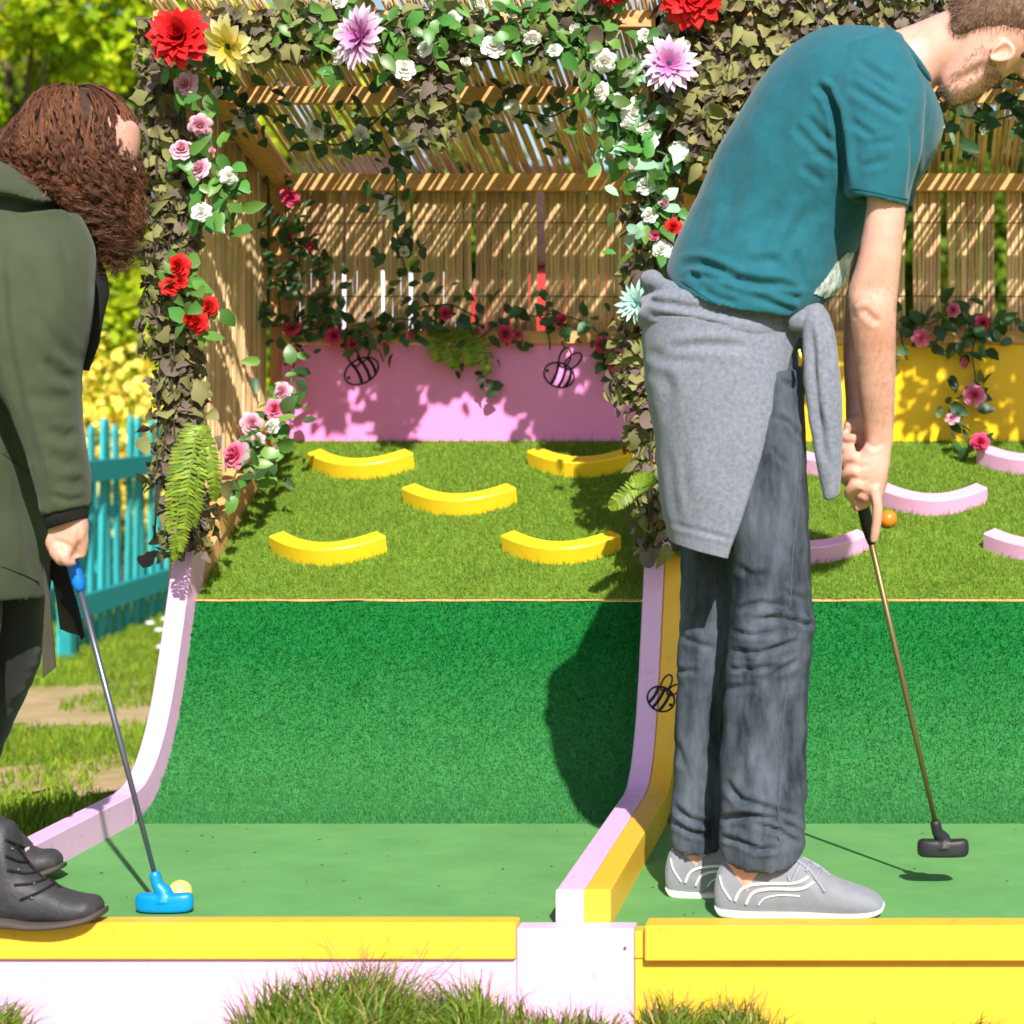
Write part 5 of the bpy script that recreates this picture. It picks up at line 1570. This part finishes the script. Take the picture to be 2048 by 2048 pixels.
ybr = YB - .03
garland('pink rose garland trailing down the yellow back board', [[(1800, 640, ybr), (1850, 650, ybr), (1900, 630, ybr), (1960, 640, ybr), (1945, 700, ybr), (1948, 770, ybr), (1920, 830, ybr - .03), (1935, 880, ybr - .1)], [(1800, 660, ybr), (1815, 720, ybr)], [(1960, 640, ybr), (2010, 660, ybr)]],
        [(1907, 620, ybr, 15, 'pink'), (1965, 646, ybr, 17, 'hot'), (1843, 676, ybr, 19, 'pink'), (1937, 726, ybr, 14, 'pink'), (1949, 790, ybr, 22, 'pink'), (1906, 836, ybr - .03, 15, 'blush'), (1960, 884, ybr - .12, 19, 'hot')], 'leafdark', 85, .045, 28, .03)
garland('white rose garland hanging under the roof of the yellow lane', [[(1870, 190, ym_), (1920, 230, ym_), (1980, 240, ym_), (2060, 220, ym_)], [(1400, 330, ym_), (1500, 300, ym_), (1700, 280, ym_), (1860, 260, ym_)], [(1960, 130, ym_), (2030, 160, ym_), (2080, 150, ym_)]],
        [(1938, 214, ym_, 17, 'white'), (2016, 168, ym_, 14, 'white'), (1965, 255, ym_, 14, 'white'), (2040, 190, ym_, 13, 'white'), (1880, 250, ym_, 12, 'white')], ['leafdark', 'leafdark', 'leafmint'], 120, .05, 29, .05)

# big single blooms --------------------------------------------------
def petal_mesh(name, m, L, Wd, curl, fold, point=1.0):
    V, f = [], []
    n = 6
    for i in range(n + 1):
        t = i / n
        w = Wd / 2 * (.35 + .65 * math.sin(math.pi * min(1, t * .62 + .1))) * ((1 - t ** (3 * point)) ** .6 if t < 1 else 0)
        z = curl * L * (t ** 2)
        V += [(-w, t * L, z + fold * w), (0, t * L, z), (w, t * L, z + fold * w)]
    for i in range(n):
        a = i * 3
        f += [(a, a + 1, a + 4, a + 3), (a + 1, a + 2, a + 5, a + 4)]
    return new_mesh(name, np.array(V), f, m, True)

def bloom(name, label, px, py, Y, r_px, m, facing, layers, heart=None, cat='flower', wid=.28):
    s = r_px * Y / F
    th = thing(name, label, cat, tuple(P(px, py, Y)), 'large fabric blooms on the shelter')
    q0 = Vector(facing).to_track_quat('Z', 'Y')
    rr = random.Random(int(px))
    for (rs, n, elev, curl) in layers:
        me = petal_mesh('petal', m, s * rs, s * rs * wid * 2 * (1.25 if rs < .7 else 1), curl, .25)
        ph = rr.uniform(0, 6.28)
        for k in range(n):
            a = ph + 2 * math.pi * k / n + rr.uniform(-.08, .08)
            q = q0 @ Matrix.Rotation(a, 4, 'Z').to_quaternion() @ Matrix.Rotation(elev + rr.uniform(-.12, .12), 4, 'X').to_quaternion() @ Matrix.Rotation(rr.uniform(-.25, .25), 4, 'Y').to_quaternion()
            o = obj('petal', me, th); o.rotation_mode = 'QUATERNION'; o.rotation_quaternion = q
            sc = rr.uniform(.9, 1.1); o.scale = (sc, sc, sc)
    if heart:
        v, f = blob(VX, VY, 1.0, s * heart, s * heart, s * heart * .5)
        v = v - P(VX, VY, 1.0)
        o = obj('flower_heart', new_mesh('flower_heart', v, f, M['heart'], True), th)
        o.rotation_mode = 'QUATERNION'; o.rotation_quaternion = q0
    return th
DAH = ((1.0, 13, .05, -.15), (.95, 13, .25, -.12), (.84, 12, .45, -.05), (.68, 11, .68, .1), (.5, 9, .92, .2), (.32, 6, 1.2, .3))
yb_ = 4.76
bloom('red_dahlia', 'big red dahlia bloom at the top left corner of the shelter', 358, 72, yb_, 66, M['dahlia'], (-.1, -1, .25), DAH)
bloom('red_dahlia', 'big red dahlia bloom at the top of the middle post, cut by the picture edge', 1385, -8, yb_, 66, M['dahlia'], (.1, -1, -.2), DAH)
bloom('red_dahlia', 'red dahlia bloom just peeping in at the top edge left of the middle post', 1222, -34, yb_, 46, M['dahlia'], (0, -1, -.1), DAH)
GER = ((1.0, 18, .12, -.12), (.92, 16, .3, -.05), (.62, 14, .55, .1), (.36, 12, .85, .2))
bloom('mauve_gerbera', 'mauve gerbera bloom with a dark heart on the middle post', 1338, 128, yb_, 60, M['gerbera'], (.05, -1, .15), GER[:3], .2, wid=.17)
bloom('mauve_gerbera', 'mauve gerbera bloom turned sideways on the header', 722, 74, 4.72, 70, M['gerbera'], (-.6, -.8, .15), GER, .14, wid=.17)
bloom('yellow_daisy', 'pale yellow daisy bloom seen from its edge beside the red dahlia', 458, 92, 4.70, 66, M['daisy'], (-.5, -.75, -.45), ((1.0, 14, .1, -.1), (.8, 12, .3, 0)), .16, wid=.24)
bloom('mint_bloom', 'mint green spiky bloom on the middle post at the man\'s back', 1275, 606, 4.84, 46, M['mint'], (-.4, -1, .1), ((1.0, 18, .2, -.1), (.7, 14, .5, .05), (.4, 10, .85, .2)), None, wid=.13)
bloom('pink_bud', 'pink fabric bud at the foot of the left post', 364, 1078, 4.86, 30, M['gerbera'], (-.5, -.6, .8), ((1.0, 6, 1.1, -.2), (.8, 5, 1.3, -.1)), None, wid=.3)

# ferns ---------------------------------------------------------------
def fern(label, fronds, leafl):
    th = thing('fern', label, 'fern', tuple(P(*fronds[0][0])), 'artificial ferns on the posts')
    rr = random.Random(int(fronds[0][0][0]))
    for pl in fronds:
        A = catmull(np.array(pl, dtype=float), 10)
        W3 = np.array([P(*a) for a in A])
        bits = [tube(W3, np.linspace(.002, .0008, len(W3)), 5)]
        n = len(W3)
        for i in range(1, n):
            t = i / n
            L = leafl * math.sin(math.pi * min(1, .15 + .85 * t ** .9)) ** .7 + .004
            tg = W3[min(i + 1, n - 1)] - W3[i - 1]; tg /= np.linalg.norm(tg) + 1e-9
            sd = np.cross(tg, (0, -1, 0)); sd /= np.linalg.norm(sd) + 1e-9
            for sg in (-1, 1):
                d = sd * sg + tg * .35 + np.array((0, rr.uniform(-.5, .1), rr.uniform(-.15, .15))); d /= np.linalg.norm(d)
                w = tg * .0036
                p = W3[i]
                V = np.array([p - w, p + w, p + d * L * .6 + w * .9, p + d * L, p + d * L * .6 - w * .9])
                bits.append((V, [(0, 1, 2, 4), (4, 2, 3)]))
        part('frond', join(*bits), M['fern'], th)
    return th
yf = 4.83
fern('yellow green fern hanging on the left post', [[(395, 850, yf), (378, 900, yf - .02), (362, 980, yf - .03), (352, 1070, yf - .02), (350, 1120, yf)], [(400, 850, yf), (400, 920, yf - .03), (392, 1000, yf - .04), (388, 1050, yf - .02)],
     [(385, 845, yf), (360, 910, yf), (346, 980, yf), (338, 1060, yf)], [(405, 850, yf), (420, 900, yf - .02), (430, 960, yf - .02), (428, 1000, yf)], [(392, 870, yf - .02), (378, 960, yf - .05), (372, 1040, yf - .05), (362, 1100, yf - .04)]], .021)
fern('small pale fern at the foot of the middle post', [[(1300, 965, yf), (1270, 975, yf - .03), (1240, 1000, yf - .05), (1222, 1016, yf - .05)], [(1310, 970, yf), (1290, 960, yf - .02), (1262, 965, yf - .04)]], .022)
fern('olive fern hanging over the middle of the pink board', [[(900, 660, ybw), (930, 690, ybw - .04), (945, 730, ybw - .04)], [(880, 660, ybw), (900, 700, ybw - .05), (910, 735, ybw - .04)], [(920, 655, ybw), (960, 690, ybw - .04), (975, 745, ybw - .04)], [(870, 655, ybw), (870, 690, ybw - .04), (880, 720, ybw - .04)]], .03)

# ------------------------------------------------------------------ teal fence
def fence(label, A, B, h, n, pw, seed, rails, brace):
    A = np.array(A); B = np.array(B)
    th = thing('picket_fence', label, 'fence', (A[0], A[1], GZ), 'teal picket fences on the lawn')
    d = (B - A); L = np.linalg.norm(d); d /= L
    nx = np.array((d[1], -d[0]))
    rr = random.Random(seed)
    v, f = box(-pw / 2, pw / 2, -.009, .009, 0, 1.0)
    v = np.array(list(v) )
    # rounded-off picket head
    V, Fc = [], []
    prof = [(-.5, 0), (.5, 0), (.5, .965), (.28, .992), (0, 1.0), (-.28, .992), (-.5, .965)]
    for y in (-.009, .009): V += [(x * pw, y, z) for x, z in prof]
    k = len(prof)
    Fc = [tuple(range(k - 1, -1, -1)), tuple(range(k, 2 * k))] + [(i, (i + 1) % k, (i + 1) % k + k, i + k) for i in range(k)]
    me = new_mesh('picket', np.array(V), Fc, M['teal'])
    ang = math.atan2(d[1], d[0])
    for i in range(n):
        t = (i + .5) / n * L
        p = A + d * t
        o = obj('picket', me, th)
        o.location = (p[0] - A[0], p[1] - A[1], -.02 + rr.uniform(-.02, .02))
        o.rotation_euler = (rr.uniform(-.02, .02), rr.uniform(-.02, .02), ang)
        o.scale = (1, 1, h * rr.uniform(.97, 1.03))
    for z, hh in rails:
        a = A + nx * .032 - d * .03; b = B + nx * .032
        part('rail', bar((a[0], a[1], GZ + z), (b[0], b[1], GZ + z), .034, hh), M['tealrail'], th)
    if brace:
        a = A + nx * .05
        part('corner_post', bar((a[0], a[1], GZ), (a[0], a[1], GZ + .78), .05, .06, (0, 1, 0)), M['tealrail'], th)
        b = A + d * .25 + nx * .055
        part('brace', bar((a[0], a[1], GZ + .45), (b[0], b[1], GZ + .78), .03, .06), M['tealrail'], th)
    return th
fence('teal picket fence with two thick rails on the lawn behind the woman', (-3.66, 9.25), (-3.86, 11.4), 1.04, 14, .062, 3, ((.80, .10), (.20, .10)), True)
fence('second teal picket fence standing close behind the first', (-4.05, 9.3), (-4.5, 12.2), .72, 17, .06, 4, ((.5, .08), (.15, .08)), False)

# ------------------------------------------------------------------ bush, trees, hedge
def leaf_cloud(centers, radii, n, size, seed, squash=1.0):
    r = np.random.default_rng(seed)
    k = len(centers)
    w = np.array([q ** 2 for q in radii]); w /= w.sum()
    idx = r.choice(k, n, p=w)
    d = r.normal(size=(n, 3)); d /= np.linalg.norm(d, axis=1)[:, None]
    rad = np.array(radii)[idx] * (r.uniform(.35, 1.05, n) ** .6)
    p = np.array(centers)[idx] + d * rad[:, None] * np.array((1, 1, squash))
    nn = d + r.normal(0, .6, (n, 3)); nn /= np.linalg.norm(nn, axis=1)[:, None]
    u = np.cross(nn, r.normal(size=(n, 3))); u /= np.linalg.norm(u, axis=1)[:, None]
    v = np.cross(nn, u)
    s = size * r.uniform(.6, 1.4, n)[:, None]
    V = np.stack([p - u * s * .5, p + v * s * .32, p + u * s * .5, p - v * s * .32], 1).reshape(-1, 3)
    return V, np.arange(4 * n).reshape(-1, 4)

def tree(label, x, y, h, cr, m, n, size, seed, ctr_z, dz, clumps=34):
    rr = random.Random(seed)
    th = thing('tree', label, 'tree', (x, y, GZ), 'trees beyond the lawn')
    bits = []
    top = ctr_z + dz * .5
    tr = [(x + .05 * math.sin(k * 2 + seed), y, GZ + (top - GZ) * k / 6) for k in range(7)]
    bits.append(tube(tr, np.linspace(.05 * h / 3, .015 * h / 3, 7), 9))
    cs, rs = [], []
    for k in range(clumps):
        d = Vector((rr.gauss(0, 1), rr.gauss(0, 1), rr.gauss(0, 1))).normalized() * (rr.random() ** .4)
        c = (x + d.x * cr, y + d.y * cr * .8, max(GZ + .5, ctr_z + d.z * dz))
        cs.append(c); rs.append(cr * rr.uniform(.12, .25))
        if k % 3 == 0:
            z0 = GZ + (c[2] - GZ) * rr.uniform(.35, .6)
            bits.append(tube([(x, y, z0), ((x + c[0]) / 2, (y + c[1]) / 2, (z0 + c[2]) / 2 + .1), c], [.018 * h / 3, .012 * h / 3, .005], 6))
    part('trunk', join(*bits), M['bark'], th, True)
    part('crown', leaf_cloud(cs, rs, n, size, seed), m, th)
    return th
def at(px, Y): return (px - VX) * Y / F
tree('tall lime green tree in full sun at the far left', at(20, 13.5), 13.5, 5, 1.35, M['tree'], 30000, .085, 31, 2.1, 2.7, 70)
tree('darker leafy tree left of the shelter, behind the lime one', at(210, 16), 16, 6, 1.7, M['treedark'], 30000, .11, 32, 2.3, 3.0, 70)
tree('bright green tree rising just left of the shelter corner', at(330, 14.5), 14.5, 5, 1.05, M['tree'], 17000, .085, 33, 1.5, 2.6, 44)
tree('green tree behind the left half of the shelter roof', at(560, 18), 18, 6, 1.9, M['tree'], 20000, .12, 34, 2.0, 2.2, 60)
tree('dark tree behind the middle post', at(1150, 19), 19, 6, 2.1, M['treedark'], 20000, .13, 35, 1.8, 2.2, 60)
tree('dark tree behind the bent man', at(1640, 18), 18, 6, 2.0, M['treedark'], 18000, .13, 36, 2.0, 2.4, 60)
tree('dark tree at the far right behind the canes', at(2080, 17), 17, 6, 1.8, M['treedark'], 16000, .13, 37, 2.0, 2.4, 60)
def bush(label, px, Y, w, h, m, n, size, seed, flower=0, grp=None):
    x = at(px, Y)
    th = thing('bush', label, 'bush', (x, Y, GZ), grp)
    rr = random.Random(seed)
    cs, rs = [], []
    for k in range(26):
        a = rr.uniform(0, 6.28); q = rr.random() ** .5
        c = (x + w / 2 * q * math.cos(a), Y + w / 3 * q * math.sin(a), GZ + h * (.25 + .6 * rr.random() * (1 - .45 * q * q)))
        cs.append(c); rs.append(h * rr.uniform(.14, .24))
    part('foliage', leaf_cloud(cs, rs, n, size, seed), m, th)
    part('stem', join(*[tube([(x, Y, GZ), ((x + c[0]) / 2, (Y + c[1]) / 2, (GZ + c[2]) / 2), c], .008, 5) for c in cs[::3]]), M['bark'], th)
    if flower:
        v, f = leaf_cloud([(c[0], c[1] - .05, c[2] + .06) for c in cs], [q * 1.02 for q in rs], flower, size * 1.1, seed + 1)
        part('blossom', (v, f), M['bushflower'], th)
    return th
bush('rounded bush covered in yellow blossom above the teal fence', 245, 13, .75, 1.75, M['tree'], 2500, .07, 41, 4200)
bush('low green shrub behind the yellow bush', 60, 13.6, 2.2, 1.25, M['treedark'], 7000, .08, 42, 0, 'shrubs along the back of the lawn')
bush('mid green shrub between the yellow bush and the shelter', 360, 14.2, 1.6, 1.7, M['tree'], 6000, .08, 43, 0, 'shrubs along the back of the lawn')
bush('dark shrub seen through the canes behind the pink board', 880, 14, 3.0, 1.6, M['treedark'], 8000, .09, 44, 0, 'shrubs along the back of the lawn')
bush('dark shrub seen through the canes behind the yellow board', 1900, 14, 3.2, 1.7, M['treedark'], 8000, .09, 45, 0, 'shrubs along the back of the lawn')
tag(part('hedge', leaf_cloud([(x, 24 + .5 * math.sin(x), z) for x in np.arange(-14, 8, .8) for z in (0.4, 1.3)], [.9] * 56, 16000, .16, 46), M['treedark']), 'far dark hedge closing off the lawn behind everything', 'hedge', kind='stuff')
# daisies on the lawn beside the rail
dz_ = []
rr = random.Random(3)
for _di, (px, py) in enumerate(((322, 1296), (330, 1240), (300, 1248), (318, 1262), (345, 1228))):
    Y = (EYE - GZ - .03) * F / (py - VY)
    o = obj('lawn_daisy', new_mesh('lawn_daisy', *[*blob(VX, VY, 1.0, .022, .022, .010)][:2], M['white'], True))
    for v in o.data.vertices: v.co = Vector(v.co) - Vector(P(VX, VY, 1.0))
    o.location = (at(px, Y), Y, GZ + .035)
    tag(o, ['white daisy touching the pink rail, nearest of the daisies', 'white daisy farthest right on the lawn, under the fence end', 'white daisy on the far left of the daisy patch', 'white daisy in the middle of the daisy patch by the rail', 'white daisy right behind the pink rail, highest in the picture'][_di], 'daisy', 'daisies in the lawn')

# ------------------------------------------------------------------ people glimpsed through the canes
def onlooker(label, px, Y, h, top, bottom, turn):
    x = at(px, Y); s = h / 1.75
    th = thing('person', label, 'person', (x, Y, GZ), 'people beyond the cane screen')
    def q(pts):
        A = catmull(np.array(pts, dtype=float), 4)
        return tube(np.array([(x + a * s, Y + b * s, GZ + c * s) for a, b, c, r in A]), A[:, 3] * s, 12)
    arm = lambda sg: q([(sg * .17, 0, 1.42, .055), (sg * .24, .01, 1.2, .045), (sg * .26, -.06, .96, .038), (sg * .22, -.16, .84, .028), (sg * .2, -.2, .78, .022)])
    leg = lambda sg: q([(sg * .09, 0, .92, .09), (sg * .1, 0, .5, .062), (sg * .1, .01, .09, .045), (sg * .1, -.12, .04, .035)])
    head = q([(0, .0, 1.36, .055), (0, -.01, 1.48, .055), (0, -.01, 1.56, .085), (0, -.01, 1.66, .092), (0, -.005, 1.74, .05)])
    sculpt('body', join(head, arm(-1), arm(1), leg(-1), leg(1), q([(0, 0, .88, .14), (0, 0, 1.15, .14), (0, 0, 1.36, .15), (0, 0, 1.44, .09)])), .014, M['skin'], th, 3)
    sleeve = lambda sg: q([(sg * .14, 0, 1.43, .07), (sg * .22, .01, 1.24, .062), (sg * .24, 0, 1.12, .056)])
    sculpt('shirt', join(q([(0, 0, .86, .165), (0, 0, 1.1, .16), (0, 0, 1.32, .175), (0, 0, 1.44, .12)]), sleeve(-1), sleeve(1)), .014, top, th, 3)
    sculpt('trousers', join(q([(0, 0, .98, .15), (0, 0, .86, .15)]), *[q([(sg * .09, 0, .92, .10), (sg * .1, 0, .5, .075), (sg * .1, .01, .1, .065)]) for sg in (-1, 1)]), .014, bottom, th, 3)
    sculpt('hair', q([(0, -.03, 1.46, .085), (0, -.03, 1.60, .105), (0, -.01, 1.70, .105), (0, .0, 1.77, .06)]), .014, M['hairbase'], th, 2)
onlooker('blurred person in white seen through the canes on the left', 745, 6.55, 1.84, M['cloth_white'], M['cloth_navy'], 0)
#onlooker('blurred person in white and navy near the middle of the cane screen', 800, 6.9, 1.86, M['cloth_white'], M['cloth_white'], 0)
onlooker('blurred person in red seen through the canes on the right', 1092, 7.0, 1.86, M['cloth_red'], M['cloth_navy'], 0)
